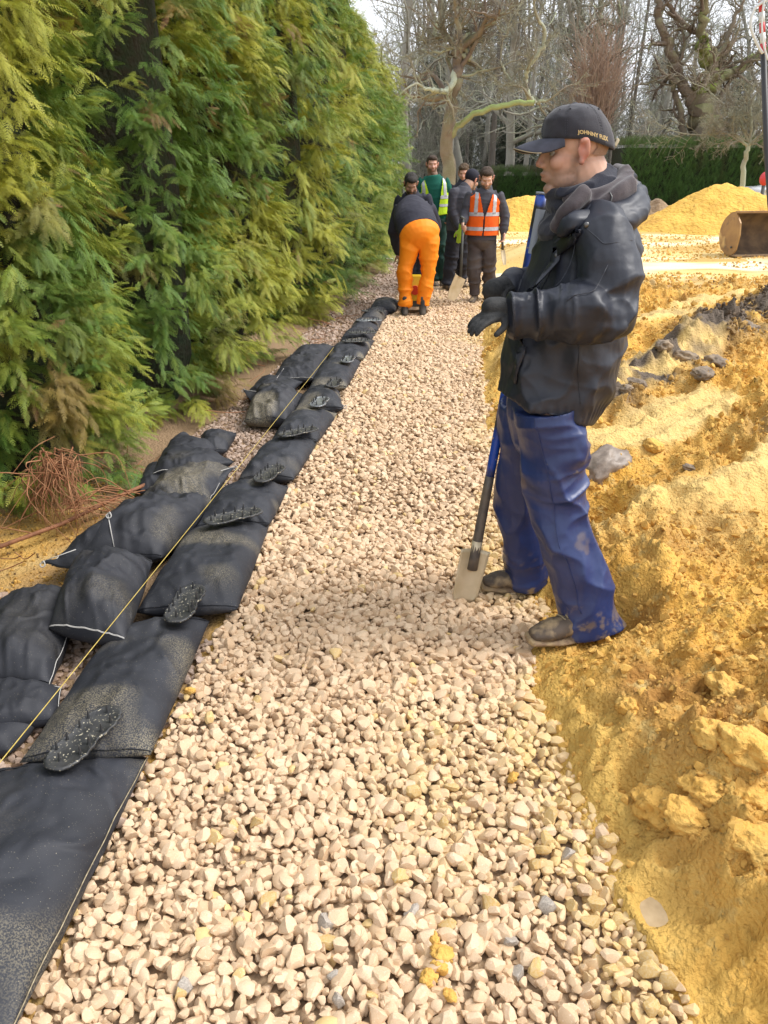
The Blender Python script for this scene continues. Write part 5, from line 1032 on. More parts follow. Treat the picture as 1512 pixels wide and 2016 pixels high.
# embroidered words on the cap's side: a flat text bent onto the crown
M_emb = mat('gold embroidery', (.55, .40, .17), .7)
def text_mesh(s, size):
    cu = bpy.data.curves.new('t', 'FONT'); cu.body = s; cu.size = size; cu.extrude = .0; cu.offset = .0005; cu.resolution_u = 3; o = bpy.data.objects.new('t', cu); COL.objects.link(o); dg = bpy.context.evaluated_depsgraph_get(); dg.update(); me = bpy.data.meshes.new_from_object(o.evaluated_get(dg)); bpy.data.objects.remove(o); return me
tm = text_mesh('JOHNNY FLEX', .0155); V = getV(tm).astype(float); w_ = V[:, 0].max(); 
az = math.radians(78) + V[:, 0] / w_ * math.radians(50); el = .10 + V[:, 1] / .125 - .02 * (V[:, 0] / w_); q = cap_point(az, np.clip(el, .01, 1.5)); q += (q - np.array((-.016, 0, .03))) * .055; setV(tm, HC + (q * HS) @ HR.T); me = tm; me.name = 'cap_lettering'; obj('cap_lettering', me, M_emb, cap)
# neck warmer, hoodie and jacket hood
def tilt_ring(c, ra, rb, tilt, r, seed, m_, n=60, lumpy=.25, a0=0, a1=2 * math.pi, voxel=.006, name='roll', z=0):
    th = np.linspace(a0, a1, n); P = np.stack([ra * np.cos(th), rb * np.sin(th), ra * np.cos(th) * math.tan(tilt) + .012 * np.sin(th * 2 + seed)], 1) + np.array(tuple(c)); rr = r * (1 + lumpy * fbm(P * 14, 2, seed)); return tube(P, rr, 14)
sn = [tilt_ring(W(1138, 366, 2.68), .082, .078, .46, .018, 1, None), tilt_ring(W(1145, 384, 2.68), .088, .086, .42, .024, 2, None), tilt_ring(W(1150, 408, 2.68), .096, .10, .38, .028, 3, None), tilt_ring(W(1140, 425, 2.68), .092, .11, .38, .034, 4, None)]
s_ = fuse('neck_warmer', sn, .005, 5); crumple(s_, [(W(1100, 380, 2.6), W(1180, 330, 2.6), .16, .008, 8, 22)], .001, 30, 8); under(man, 'neck_warmer', s_, M_snood)
hd = [tilt_ring(W(1164, 376, 2.68), .098, .108, .40, .026, 7, None, a0=-2.6, a1=2.6, lumpy=.12), tilt_ring(W(1168, 394, 2.68), .104, .138, .36, .027, 9, None, a0=-2.5, a1=2.5, lumpy=.12), limb([W(1150, 385, 2.54), W(1120, 415, 2.52), W(1098, 445, 2.55)], [.026, .024, .018])]
s_ = fuse('hoodie_collar', hd, .0058, 4); crumple(s_, [(W(1100, 440, 2.5), W(1240, 330, 2.6), .2, .009, 5, 17)], .001, 30, 12); under(man, 'hoodie_collar', s_, M_hood)
hj = [tilt_ring(W(1176, 408, 2.69), .112, .175, .36, .028, 13, None, a0=-2.45, a1=2.45, lumpy=.1), tilt_ring(W(1178, 428, 2.69), .112, .19, .28, .034, 14, None, a0=-2.3, a1=2.3, lumpy=.1), ell(W(1224, 398, 2.67), (.030, .085, .07)), limb([W(1224, 372, 2.58), W(1238, 352, 2.62), W(1238, 352, 2.72)], [.020, .014, .02]), limb([W(1160, 435, 2.50), W(1130, 440, 2.49), W(1105, 455, 2.52)], [.030, .026, .018])]
s_ = fuse('jacket_hood', hj, .0058, 4); crumple(s_, [(W(1130, 440, 2.5), W(1262, 400, 2.6), .22, .010, 8, 16)], .001, 34, 16); under(man, 'jacket_hood', s_, M_jacket)
mb = MB(); a = np.array(W(1200, 378, 2.53)); mb.tube(curve([a, a + np.array((.006, -.012, -.015)), a + np.array((.0, -.016, -.035))], 5), .0022, 6); V, F = ell(a + np.array((.0, -.017, -.038)), (.006, .006, .009)); mb.add(V, F); under(man, 'hood_toggle', mb.mesh('hood_toggle'), M_snap)

# his long spade
M_blue = mat('blue painted shaft', (.012, .06, .36), .32, (.03, .028, .03), 7, 5, contrast=(.50, .60), layers=(('spot', (.35, .05, .03), 9, .68, .70), ('spot', (.36, .28, .17), 40, .66, .72)))
M_steel = mat('sandy worn steel blade', (.50, .40, .24), .42, (.62, .52, .36), 10, 6, metal=.25, bump=.2, bscale=80, bdist=.003); M_stick = mat('grey sticker', (.30, .33, .38), .4); M_shaftb = mat('dirty lower shaft', (.09, .08, .075), .5, (.17, .14, .11), 20, 5, metal=.3)
top, bot = np.array(W(1070, 382, 2.93)), np.array(W(932, 1108, 2.80)); sh_ = bot - top; L_ = np.linalg.norm(sh_); sh_ /= L_
spade = thing('spade', 'long handled trenching spade with blue shaft leaning against the man in the rain jacket', 'spade', tuple(bot * np.array((1, 1, 0))))
P = [top + sh_ * t for t in np.linspace(0, L_ * .74, 16)]; V, F = tube(P, np.interp(np.linspace(0, 1, 16), [0, .3, .6, 1], [.026, .026, .020, .018]), 16); under(spade, 'shaft', mesh_np('shaft', V, F), M_blue)
P = [top + sh_ * t for t in np.linspace(L_ * .735, L_ * 1.02, 8)]; V, F = tube(P, np.linspace(.0185, .022, 8), 16); under(spade, 'socket', mesh_np('socket', V, F), M_shaftb)
V, F = tube([top - sh_ * .004, top + sh_ * .004], .0275, 16); under(spade, 'end_cap', mesh_np('end_cap', V, F), M_stick)
s0 = np.cross(sh_, (0, -1, 0)); s0 /= np.linalg.norm(s0)
th = np.linspace(2.35, 3.85, 8); V = []
for t in np.linspace(.05, .20, 6):
    c = top + sh_ * t
    for a in th: V.append(c + .0272 * (math.cos(a) * np.array((0, 1, 0)) + math.sin(a) * s0))
F = [(i * 8 + k, i * 8 + k + 1, (i + 1) * 8 + k + 1, (i + 1) * 8 + k) for i in range(5) for k in range(7)]; under(spade, 'sticker', mesh_np('sticker', np.array(V), F), M_stick)
# blade: slightly dished narrow plate with flat shoulders
tip = np.array(W(912, 1186, 2.77)); hd_ = np.array(W(935, 1082, 2.80)); ax = tip - hd_; bl = np.linalg.norm(ax); ax /= bl; sd_ = np.array((1, .18, .08)); sd_ -= ax * sd_.dot(ax); sd_ /= np.linalg.norm(sd_); nn = np.cross(ax, sd_); nn *= -1 if nn[1] > 0 else 1
V = []; nu, nv = 11, 14
for layer in (0, 1):
    for j in range(nv):
        t = j / (nv - 1); hw = .062 - .010 * t - (.012 * max(0, t - .85) / .15)
        for i in range(nu): u = i / (nu - 1) * 2 - 1; V.append(hd_ + ax * bl * (t + .02 * (1 - u * u) * (t > .9)) + sd_ * hw * u - nn * (.020 * (1 - u * u)) + nn * (.004 * layer) + nn * .010 * (1 - t))
V = np.array(V); m_ = nu * nv; F = [(j * nu + i, j * nu + i + 1, (j + 1) * nu + i + 1, (j + 1) * nu + i) for j in range(nv - 1) for i in range(nu - 1)]; F2 = [tuple(x + m_ for x in f[::-1]) for f in F]
bd = [i for i in range(nu)] + [j * nu + nu - 1 for j in range(1, nv)] + [(nv - 1) * nu + i for i in range(nu - 2, -1, -1)] + [j * nu for j in range(nv - 2, 0, -1)]; F3 = [(bd[k], m_ + bd[k], m_ + bd[(k + 1) % len(bd)], bd[(k + 1) % len(bd)]) for k in range(len(bd))]
under(spade, 'blade', mesh_np('blade', V, F + F2 + F3), M_steel)
V, F = tube([top + sh_ * L_ * .93, bot, hd_ + ax * bl * .42 - nn * .012], [.022, .020, .006], 12); under(spade, 'frog', mesh_np('frog', V, F), M_steel)
# ------------------------------------------------------------------ the workers by the hedge
def worker(label, Y, f, head, tilt, J, mats, shirt='jacket', hair='short', hs=1.0, stub=.9, vox=.010, vest=None, bend=None, armr=.062, legr=(.105, .085, .075), tr=((.10, .15), (.13, .20), (.125, .18), (.13, .175)), short_sleeve=False, hat=None, hands=True, group='workers standing round the compactor'):
    """J: pixel joints (px, py, dY) : neck, chest, waist, pelvis, sa, ea, wa (image-left arm), sb, eb, wb, ha, ka, aa (image-left leg), hb, kb, ab"""
    P = {k: np.array(W(v[0], v[1], Y + (v[2] if len(v) > 2 else 0))) for k, v in J.items()}; root = thing('person', label, 'person', (P['pelvis'][0], Y, 0), group)
    f = np.array((f[0], f[1], 0.)); f /= np.linalg.norm(f); side = np.array((-f[1], f[0], 0)); C = np.array(W(head[0], head[1], Y + head[2])); R = head_frame(f if len(head) < 5 else (head[3], head[4], 0), tilt)
    P['aa'][2] = max(P['aa'][2], .10); P['ab'][2] = max(P['ab'][2], .10)
    core = [limb([P['neck'], P['chest'], P['waist'], P['pelvis']], [.06, .085, .08, .09], [.07, .13, .12, .13], side=side, n=16)]
    arms = []
    for a, h in (('a', -1), ('b', 1)):
        s_, e_, w_ = P['s' + a], P['e' + a], P['w' + a]; core += [limb([s_ - np.array((0, 0, .02)), e_, w_], [.034, .034, .026], n=12, side=side)]; d = w_ - e_
        if hands: core += hand_parts(w_, d, side * h * .3 - f * .3 + np.array((0, 0, .3)), 1.05, .8)
        core += [limb([P['h' + a], P['k' + a], P['a' + a]], [.07, .05, .04], n=12, side=side)]
    core += [limb([P['sa'] - np.array((0, 0, .03)), P['neck'] * .3 + P['chest'] * .7, P['sb'] - np.array((0, 0, .03))], .035, n=12), limb([P['ha'], P['pelvis'], P['hb']], .08, n=12)] + head_parts(C, R, hs, P['neck'])
    b = fuse('body', core, vox * .72, 1); head_finish(b, C, R, hs, stub); under(root, 'body', b, mats['skin'])
    if hat is None: under(root, 'hair', hair_mesh(C, R, hs, hair, .009), mats['hair'])
    sv = [limb([P['neck'], P['neck'] * .35 + P['chest'] * .65, P['chest'], P['waist'], P['pelvis']], [tr[0][0], (tr[0][0] + tr[1][0]) / 2 + .015, tr[1][0], tr[2][0], tr[3][0]], [tr[0][1] * .72, tr[0][1] * 1.12, tr[1][1], tr[2][1], tr[3][1]], side=side, n=28, per=5, round_=False)]
    for a in 'ab':
        s_, e_, w_ = P['s' + a], P['e' + a], P['w' + a]; c_ = P['neck'] * .5 + P['chest'] * .5
        if short_sleeve: m_ = s_ * .35 + e_ * .65; sv += [limb([c_ * .3 + s_ * .7, s_, m_], [armr * 1.05, armr * 1.1, armr * 1.02], n=16, side=side)]
        else: sv += [limb([c_ * .3 + s_ * .7, s_, e_], [armr * 1.12, armr * 1.15, armr], n=16, side=side), limb([e_, e_ * .5 + w_ * .5, w_ * .96 + e_ * .04], [armr, armr * .92, armr * .74], n=16, side=side)]
    if shirt == 'jacket' and hat != 'none': sv += [limb([P['neck'] + np.array((0, 0, .02)), P['neck'] + np.array((0, 0, -.03)), P['neck'] * .8 + P['chest'] * .2], [.075, .09, .09], [.08, .10, .12], side=side, n=18)]
    s1 = fuse(shirt, sv, vox, 7); crumple(s1, [(P['sa'], P['ea'], .10, .010, 9, 4), (P['ea'], P['wa'], .09, .012, 13, 4), (P['sb'], P['eb'], .10, .010, 9, 4), (P['eb'], P['wb'], .09, .012, 13, 4), (P['chest'], P['pelvis'], .24, .012, 8, 4)], .001, 18, int(Y * 10) % 9); under(root, shirt, s1, mats['shirt'])
    tv = [limb([P['waist'] * .15 + P['pelvis'] * .85, P['pelvis']], [tr[3][0] * .93, tr[3][0] * .98], [tr[3][1] * .93, tr[3][1] * .98], side=side, n=22)]
    for a in 'ab': h, k, an = P['h' + a], P['k' + a], P['a' + a]; tv += [limb([h, k, k * .45 + an * .55, an + np.array((0, 0, .02))], [legr[0], legr[1], legr[2], legr[2]], n=20, side=side, ce=.2)]
    t1 = fuse('trousers', tv, vox, 2); crumple(t1, [(P['ha'], P['ka'], .14, .022, 6, 4), (P['ka'], P['aa'], .12, .032, 9, 2.5), (P['hb'], P['kb'], .14, .022, 6, 4), (P['kb'], P['ab'], .12, .032, 9, 2.5)], .002, 14, 3); under(root, 'trousers', t1, mats['trousers'])
    for a in 'ab':
        td = J.get('toe' + a, None); td = (f[0], f[1]) if td is None else td; up_, so_ = boot_parts(P['a' + a] * np.array((1, 1, 0)) + np.array((0, 0, .112)), td, 1.05, .12); bo = under(root, 'boot', fuse('boot', up_, .009, 2), mats['boot']); obj('sole', fuse('sole', so_, .009, 1), M_sole, bo)
    if hat == 'beanie': 
        V, F = ell(C + R @ (np.array((-.014, 0, .055)) * hs), np.array((.112, .095, .100)) * hs, R); hm = mesh_np('beanie', V, F); under(root, 'beanie', hm, mats['hair'])
    if vest:
        vm = [limb([P['neck'] * .75 + P['chest'] * .25, P['neck'] * .35 + P['chest'] * .65, P['chest'], P['waist'], P['waist'] * .30 + P['pelvis'] * .70], [tr[0][0] + .01, tr[1][0] + .02, tr[1][0] + .03, tr[2][0] + .032, tr[3][0] + .034], [tr[0][1] * .95, tr[0][1] + .055, tr[1][1] + .016, tr[2][1] + .026, tr[3][1] + .03], side=side, n=32, per=6, round_=False)]
        v1 = fuse('vest', vm, vox * .8, 2); crumple(v1, [(P['chest'], P['pelvis'], .26, .009, 6, 5)], 0, 18, 4); V = getV(v1).astype(float); top_ = P['neck']; c0 = P['pelvis']; H = (top_ - c0)[2]
        fr = (V - (c0 + (top_ - c0) * np.clip(((V[:, 2] - c0[2]) / H), 0, 1)[:, None])) ; fx = fr @ f; sx = fr @ side; zr = (V[:, 2] - c0[2]) / H
        def cut(me_, keep):
            bm = bmesh.new(); bm.from_mesh(me_); bm.verts.ensure_lookup_table(); bmesh.ops.delete(bm, geom=[v for v, q in zip(bm.verts, keep) if not q], context='VERTS'); r = bpy.data.meshes.new(me_.name); bm.to_mesh(r); bm.free(); return r
        opening = (fx > 0) & (np.abs(sx - vest.get('off', 0)) < np.clip((zr - vest['v']) / (1 - vest['v']), 0, 1) * vest['w'] + .006); endcap = (zr < .30 - .0) & (np.abs(zr - zr.min()) < .012) 
        keep = ~opening & (zr < 1.03) & ~((np.abs(sx) > tr[0][1] + .035) & (zr > .62)) & (zr > zr.min() + .02)
        ve = cut(v1, keep); under(root, 'vest', ve, vest['m'])
        N = getN(v1); V2 = V + N * .004; setV(v1, V2)
        for nm, k2 in (('reflective_band', np.abs(zr - vest['b'][0]) < .040), ('reflective_band', np.abs(zr - vest['b'][1]) < .040), ('reflective_braces', (np.abs(np.abs(sx) - vest['br']) < .024) & (zr > vest['b'][1]) & (np.abs(fx) > .02))):
            q = cut(v1, keep & k2); q.name = nm
            if len(q.vertices) > 3: under(root, nm, q, M_refl)
    return root, P
def fab(name, c, c2=None, r=.8, sp=.3): return mat(name, c, r, c2 or tuple(v * 1.5 for v in c), 5, 5, bump=.3, bscale=40, bdist=.006, spec=sp)
M_refl = mat('reflective tape', (.48, .49, .52), .45, (.36, .37, .40), 12, 4); M_hiviso = fab('orange hi-vis', (.80, .13, .010), (.72, .10, .008)); M_hivisy = fab('yellow hi-vis', (.50, .74, .02), (.42, .62, .02)); M_orange = fab('orange trousers', (.88, .26, .008), (.84, .22, .006), .6)
M_navy = fab('dark navy jacket', (.022, .022, .034), (.034, .034, .048)); M_grey = fab('dark grey jacket', (.045, .045, .058), (.065, .065, .08)); M_blk = fab('black jacket', (.016, .017, .026)); M_greensh = fab('green shirt', (.008, .085, .060), (.010, .11, .078), .9); M_greent = fab('dark green trousers', (.012, .040, .032)); M_charc = fab('charcoal work trousers', (.050, .040, .042), (.09, .075, .07)); M_darkt = fab('black work trousers', (.016, .017, .024)); M_beanie = fab('black knit beanie', (.012, .012, .02))
# bending man
Y = 9.45
worker('man bending over in bright orange trousers and dark jacket, seen from behind', Y, (.0, 1), (812, 425, .75), 1.1,
       dict(neck=(812, 402, .62), chest=(813, 418, .45), waist=(818, 436, .22), pelvis=(826, 458, .05), sa=(786, 415, .52), ea=(775, 455, .50), wa=(785, 498, .52), sb=(846, 412, .52), eb=(858, 445, .62), wb=(838, 485, .66), ha=(808, 472, .03), ka=(798, 535, .02), aa=(797, 603, 0), hb=(845, 472, .03), kb=(843, 535, .02), ab=(832, 603, 0)),
       dict(skin=M_skin2, hair=M_hairb, shirt=M_navy, trousers=M_orange, boot=M_bootk), tr=((.13, .17), (.17, .235), (.18, .25), (.19, .24)), armr=.072, legr=(.120, .088, .080))
# man behind him looking down
Y = 10.5
worker('dark haired bearded man in black jacket looking down behind the bending man', Y, (.1, -1), (809, 363, -.12), .55,
       dict(neck=(812, 384, 0), chest=(814, 408, .02), waist=(816, 440, .05), pelvis=(818, 465, .05), sa=(788, 394), ea=(782, 425, -.05), wa=(800, 455, -.2), sb=(841, 392), eb=(848, 425, -.05), wb=(830, 455, -.2), ha=(812, 475), ka=(812, 520), aa=(812, 575), hb=(828, 475), kb=(826, 520), ab=(826, 575)),
       dict(skin=M_skin2, hair=M_hairb, shirt=M_blk, trousers=M_darkt, boot=M_bootk), tr=((.11, .17), (.14, .21), (.14, .19), (.14, .18)), hs=1.02, stub=1.4)
# green shirt, yellow vest
Y = 12.0
worker('bearded man in green shirt with open yellow hi-vis vest', Y, (.05, -1), (851, 325, 0), .05,
       dict(neck=(852, 345), chest=(854, 372), waist=(855, 405), pelvis=(857, 432), sa=(830, 357), ea=(822, 392, .05), wa=(828, 425, 0), sb=(877, 357), eb=(885, 392, .05), wb=(883, 425, -.05), ha=(848, 440), ka=(853, 495), aa=(856, 553), hb=(867, 440), kb=(867, 495), ab=(871, 553)),
       dict(skin=M_skin3, hair=M_hair, shirt=M_greensh, trousers=M_greent, boot=M_bootb), shirt='shirt', short_sleeve=True, armr=.060, vest=dict(m=M_hivisy, v=.0, w=.13, b=(.33, .52), br=.15, off=0), hs=1.02, stub=1.3, vox=.011)
# partly hidden orange vest man
Y = 12.7
worker('curly haired man in orange vest mostly hidden behind the man in the beanie', Y, (-.25, -1), (913, 342, 0), .15,
       dict(neck=(912, 360), chest=(912, 385), waist=(912, 415), pelvis=(912, 440), sa=(893, 370), ea=(890, 400), wa=(895, 425), sb=(930, 370), eb=(935, 400), wb=(930, 425), ha=(906, 450), ka=(906, 495), aa=(906, 545), hb=(920, 450), kb=(920, 495), ab=(920, 545)),
       dict(skin=M_skin3, hair=M_hairg, shirt=M_navy, trousers=M_darkt, boot=M_bootb), hair='curly', hs=.98, stub=.1, vest=dict(m=M_hiviso, v=.4, w=.10, b=(.3, .5), br=.13), vox=.012)
# beanie man from behind
Y = 11.5
worker('man in black beanie and grey hooded jacket seen from behind, leaning to the right', Y, (.75, .65), (929, 356, .1), .35,
       dict(neck=(915, 372, .05), chest=(908, 396, 0), waist=(902, 428, 0), pelvis=(900, 455, 0), sa=(894, 382, -.05), ea=(890, 415, -.1), wa=(903, 448, -.15), sb=(925, 382, .2), eb=(932, 415, .25), wb=(938, 440, .2), ha=(893, 465), ka=(888, 510), aa=(880, 560), hb=(910, 465, .1), kb=(912, 510, .1), ab=(908, 556, .2), toea=(.6, -.8), toeb=(.7, .5)),
       dict(skin=M_skin, hair=M_beanie, shirt=M_grey, trousers=M_darkt, boot=M_bootb), hat='beanie', hs=1.0, tr=((.12, .15), (.14, .18), (.14, .17), (.145, .17)), armr=.068)
# orange vest man in front
Y = 10.5
rt, PF = worker('bearded man in orange hi-vis vest over a grey jacket, looking down, resting on a shovel', Y, (-.05, -1), (958, 352, -.05), .42,
       dict(neck=(957, 374), chest=(952, 402), waist=(950, 440), pelvis=(948, 472), sa=(926, 388), ea=(916, 418, -.02), wa=(912, 437, -.16), sb=(982, 388), eb=(994, 425, 0), wb=(991, 458, -.06), ha=(935, 485), ka=(934, 535, -.03), aa=(934, 585, 0), hb=(962, 485), kb=(963, 530, 0), ab=(962, 583, .15), toea=(-.35, -1), toeb=(.5, -.8)),
       dict(skin=M_skin, hair=M_hair, shirt=M_grey, trousers=M_charc, boot=M_bootb), vest=dict(m=M_hiviso, v=.50, w=.085, b=(.24, .53), br=.115), tr=((.11, .16), (.135, .185), (.14, .185), (.145, .19)), armr=.064, hs=1.05, stub=1.5, vox=.009, legr=(.10, .088, .075))
def shovel(label, top, bot, tip, Y0, Y1, m_shaft, w_=.085, name='shovel', grip=True):
    T, B, E2 = np.array(W(*top, Y0)), np.array(W(*bot, Y1)), np.array(W(*tip, Y1 - .05)); r_ = thing(name, label, name, (B[0], Y1, 0)); V, F = tube([T, B], .017, 10); under(r_, 'shaft', mesh_np('shaft', V, F), m_shaft)
    ax = E2 - B; L2 = np.linalg.norm(ax); ax /= L2; sd_ = np.cross(ax, (0, 1, .3)); sd_ /= np.linalg.norm(sd_); sd_ = sd_ * .8 + np.array((0, .6, 0)); sd_ -= ax * sd_.dot(ax); sd_ /= np.linalg.norm(sd_); nn = np.cross(ax, sd_); V = []
    for ly in (0, .004):
        for j in range(7):
            t = j / 6; hw = w_ * (1 - .75 * max(0, t - .6) ** 1.6 * 2.2)
            for i in range(7): u = i / 3 - 1; V.append(B + ax * L2 * t + sd_ * hw * u - nn * (.02 * (1 - u * u) + ly))
    F = [(j * 7 + i, j * 7 + i + 1, j * 7 + i + 8, j * 7 + i + 7) for j in range(6) for i in range(6)]; under(r_, 'blade', mesh_np('blade', np.array(V), F + [tuple(x + 49 for x in q[::-1]) for q in F]), M_steel)
    if grip: V, F = tube([T - sd_ * .05, T + sd_ * .05], .018, 8); under(r_, 'grip', mesh_np('grip', V, F), m_shaft)
M_dshaft = mat('dark grey shaft', (.06, .065, .06), .5)
shovel('shovel with dark shaft and sandy blade held by the bearded man in the orange vest', (912, 430), (907, 545), (888, 590), 10.30, 10.15, M_dshaft, .11)
shovel('short dark pointing trowel hanging from the other hand of the man in the orange vest', (988, 462), (990, 492), (994, 521), 10.42, 10.40, M_dshaft, .035, 'trowel', False)
# work glove stuck out of the beanie man's pocket
r_ = thing('work_glove', 'lime green work glove hanging beside the shovel shaft', 'glove', tuple(W(907, 465, 11.2))); V, F = None, None
under(r_, 'glove_body', fuse('glove_body', hand_parts(W(908, 452, 11.2), (-.1, 0, -1), (0, -1, 0), 1.25, .3), .009, 1), mat('lime knit', (.35, .55, .04), .8))

# compactor between the boots
M_cy = fab('yellow machine paint', (.72, .45, .02), (.62, .38, .02), .4); M_cr = fab('red machine paint', (.5, .05, .02)); M_cw = fab('white machine label', (.7, .7, .66)); M_cs = mat('rusty base plate', (.20, .13, .08), .6, (.33, .24, .14), 20, 5, metal=.4)
p = W(816, 604, 9.75); r_ = thing('plate_compactor', 'yellow and white plate compactor between the legs of the bending man', 'compactor', (p.x, 9.85, 0))
def part(root, name, fn, m_): mb = MB(); fn(mb); return obj(name, mb.mesh(name, False), m_, root)
part(r_, 'base_plate', lambda b: (b.box((0, 0, .03), (.30, .48, .04)), b.box((0, -.26, .06), (.30, .05, .06), R=Matrix.Rotation(.6, 3, 'X')), b.box((0, .26, .06), (.30, .05, .06), R=Matrix.Rotation(-.6, 3, 'X'))), M_cs)
part(r_, 'frame', lambda b: (b.tube([(-.10, -.2, .06), (-.10, -.2, .16), (-.10, .2, .16), (-.10, .2, .06)], .012, 8), b.tube([(.10, -.2, .06), (.10, -.2, .16), (.10, .2, .16), (.10, .2, .06)], .012, 8), b.box((0, 0, .12), (.2, .3, .06))), M_dshaft)
part(r_, 'engine', lambda b: (b.box((0, .02, .24), (.18, .26, .16), taper=.85),), M_cw); part(r_, 'fuel_tank', lambda b: (b.box((0, 0, .38), (.20, .26, .11), taper=.8),), M_cy); part(r_, 'lower_guard', lambda b: (b.box((0, -.14, .20), (.20, .03, .09)),), M_cy); part(r_, 'recoil_cover', lambda b: (b.tube([(0, -.13, .28), (0, -.17, .28)], .055, 14),), M_cr)
part(r_, 'handle', lambda b: (b.tube(curve([(-.12, .2, .1), (-.13, .3, .6), (-.13, .42, .85), (.13, .42, .85), (.13, .3, .6), (.12, .2, .1)], 6), .013, 8),), M_dshaft)

# ------------------------------------------------------------------ heaps, bucket, things at the right
def heap(label, px, Y, Wd, H, D, m_, seed, flatt=.0, cat='heap', name='sand_heap'):
    c = W(px, 330, Y); n = 90; g = np.linspace(-1, 1, n); U, Vv = np.meshgrid(g, g); U, Vv = U.ravel(), Vv.ravel(); r = np.sqrt(U ** 2 + Vv ** 2) * (1 + .10 * fbm(np.stack([np.arctan2(Vv, U) * 1.2, 0 * U, 0 * U + seed], 1), 2, seed)); P3 = np.stack([U * Wd / 2, Vv * D / 2, 0 * U], 1)
    h = np.clip(1 - r, 0, 1); h = np.minimum(h * (1.15 + flatt), 1 - .25 * r - flatt * .2 * (1 + U)); z = H * np.clip(h, 0, 1) * (1 + .18 * fbm(P3 * 1.1, 3, seed)) + np.clip(h * 3, 0, 1) * (.10 * (ridged(P3 * 1.8, 4, seed + 2, .6) - .4) + .05 * fbm(P3 * 7, 3, seed)) - .05
    i = (np.arange(n - 1)[:, None] * n + np.arange(n - 1)[None, :]).ravel(); me = mesh_np(name, np.stack([P3[:, 0], P3[:, 1], z], 1), np.stack([i, i + 1, i + 1 + n, i + n], 1)); o = obj(name, me, m_, None, label=label, category=cat); o.location = (c.x, Y, 0); return o
M_heap = mat('fresh yellow sand', (.70, .43, .08), .95, (.58, .33, .055), 1.6, 8, bump=1, bscale=11, bdist=.10, crease=(4, .8, .08), layers=(('spot', (.40, .19, .035), .9, .58, .72),)); M_heapb = mat('brown subsoil', (.22, .15, .09), .95, (.33, .23, .13), 2, 8, bump=1, bscale=12, bdist=.06)
heap('large yellow sand heap at the right edge behind the digger bucket', 1446, 23.5, 5.9, 1.24, 5.0, M_heap, 3); heap('grey brown subsoil heap between the man and the large sand heap', 1303, 25.5, 2.2, .70, 2.2, M_heapb, 8, name='soil_heap'); heap('yellow sand heap seen between the workers and the foreground man', 1040, 24, 3.8, .92, 3.6, M_heap, 12)
# digger bucket
M_bkt = mat('worn ochre bucket steel', (.34, .20, .075), .5, (.22, .12, .05), 3, 7, metal=.25, bump=.25, bscale=20, bdist=.01, layers=(('spot', (.12, .08, .05), 5, .60, .74), ('spot', (.55, .38, .16), 2.2, .58, .7)))
M_bktin = mat('shade coloured bucket inside', (.085, .055, .035), .8, (.17, .11, .06), 5, 6, bump=.5, bscale=14, bdist=.02)  # ochre steel darkened on the inside: shade of the hollow put into colour
p = G(1428, 508); r_ = thing('excavator_bucket', 'worn ochre ditching bucket of a digger resting on the sand at the right edge', 'bucket', (p.x + .22, 16.1, .02), None, .16)
prof = [(-.02, .0), (-.28, .03), (-.45, .14), (-.53, .34), (-.50, .55), (-.38, .72), (-.20, .80), (.02, .82)]     # y (towards the back is +), z : shell section seen from its side, mouth to the front-right
prof = [(y, z) for y, z in prof]
sec = curve([(0, 0.02, .0), (0, .24, .02), (0, .46, .14), (0, .56, .36), (0, .50, .60), (0, .32, .76), (0, .08, .80)], 6); WB = 2.1; V = []
for th_ in (0, .025):
    for x in (0, WB):
        for q in sec: n_ = q - np.array((0, .22, .38)); n_ /= np.linalg.norm(n_); V.append((x, q[1] + n_[1] * th_, q[2] + n_[2] * th_))
m_ = len(sec); F = [(i, i + 1, m_ + i + 1, m_ + i) for i in range(m_ - 1)]; F2 = [tuple(x + 2 * m_ for x in f[::-1]) for f in F]; F3 = [(i, i + 1, 2 * m_ + i + 1, 2 * m_ + i)[::-1] for i in range(m_ - 1)] + [(0, m_, 3 * m_, 2 * m_), (m_ - 1, 2 * m_ - 1, 4 * m_ - 1, 3 * m_ - 1)[::-1]]
sm_ = mesh_np('shell', np.array(V), F + F2 + F3, False); sm_.materials.append(M_bkt); sm_.materials.append(M_bktin); [setattr(p_, 'material_index', 1) for p_ in list(sm_.polygons)[:len(F)]]; obj('shell', sm_, None, r_)
for x in (-.03, WB):
    pts = [q for q in sec] + [np.array((0, -.10, .62)), np.array((0, -.14, .40)), np.array((0, -.10, .12))]; n_ = len(pts); V = [(x + dx, q[1], q[2]) for dx in (0, .03) for q in pts]; obj('side_plate', mesh_np('side_plate', np.array(V), [tuple(range(n_))[::-1], tuple(range(n_, 2 * n_))] + [(i, (i + 1) % n_, n_ + (i + 1) % n_, n_ + i) for i in range(n_)], False), M_bkt, r_)
part(r_, 'cutting_edge', lambda b: b.box((WB / 2, -.03, .008), (WB + .06, .16, .025)), M_cs); part(r_, 'top_bar', lambda b: b.box((WB / 2, .05, .815), (WB + .06, .14, .035)), M_bkt); part(r_, 'hinge_ears', lambda b: (b.box((.85, .12, .97), (.05, .3, .3)), b.box((1.2, .12, .97), (.05, .3, .3)), b.tube([(.8, .1, 1.02), (1.25, .1, 1.02)], .035, 10)), M_bkt)
for bx, bz in ((-.035, .16),): V, F = tube([(bx, .05, bz), (bx - .02, .05, bz)], .02, 8); obj('bolt', mesh_np('bolt', V, F), M_dshaft, r_)
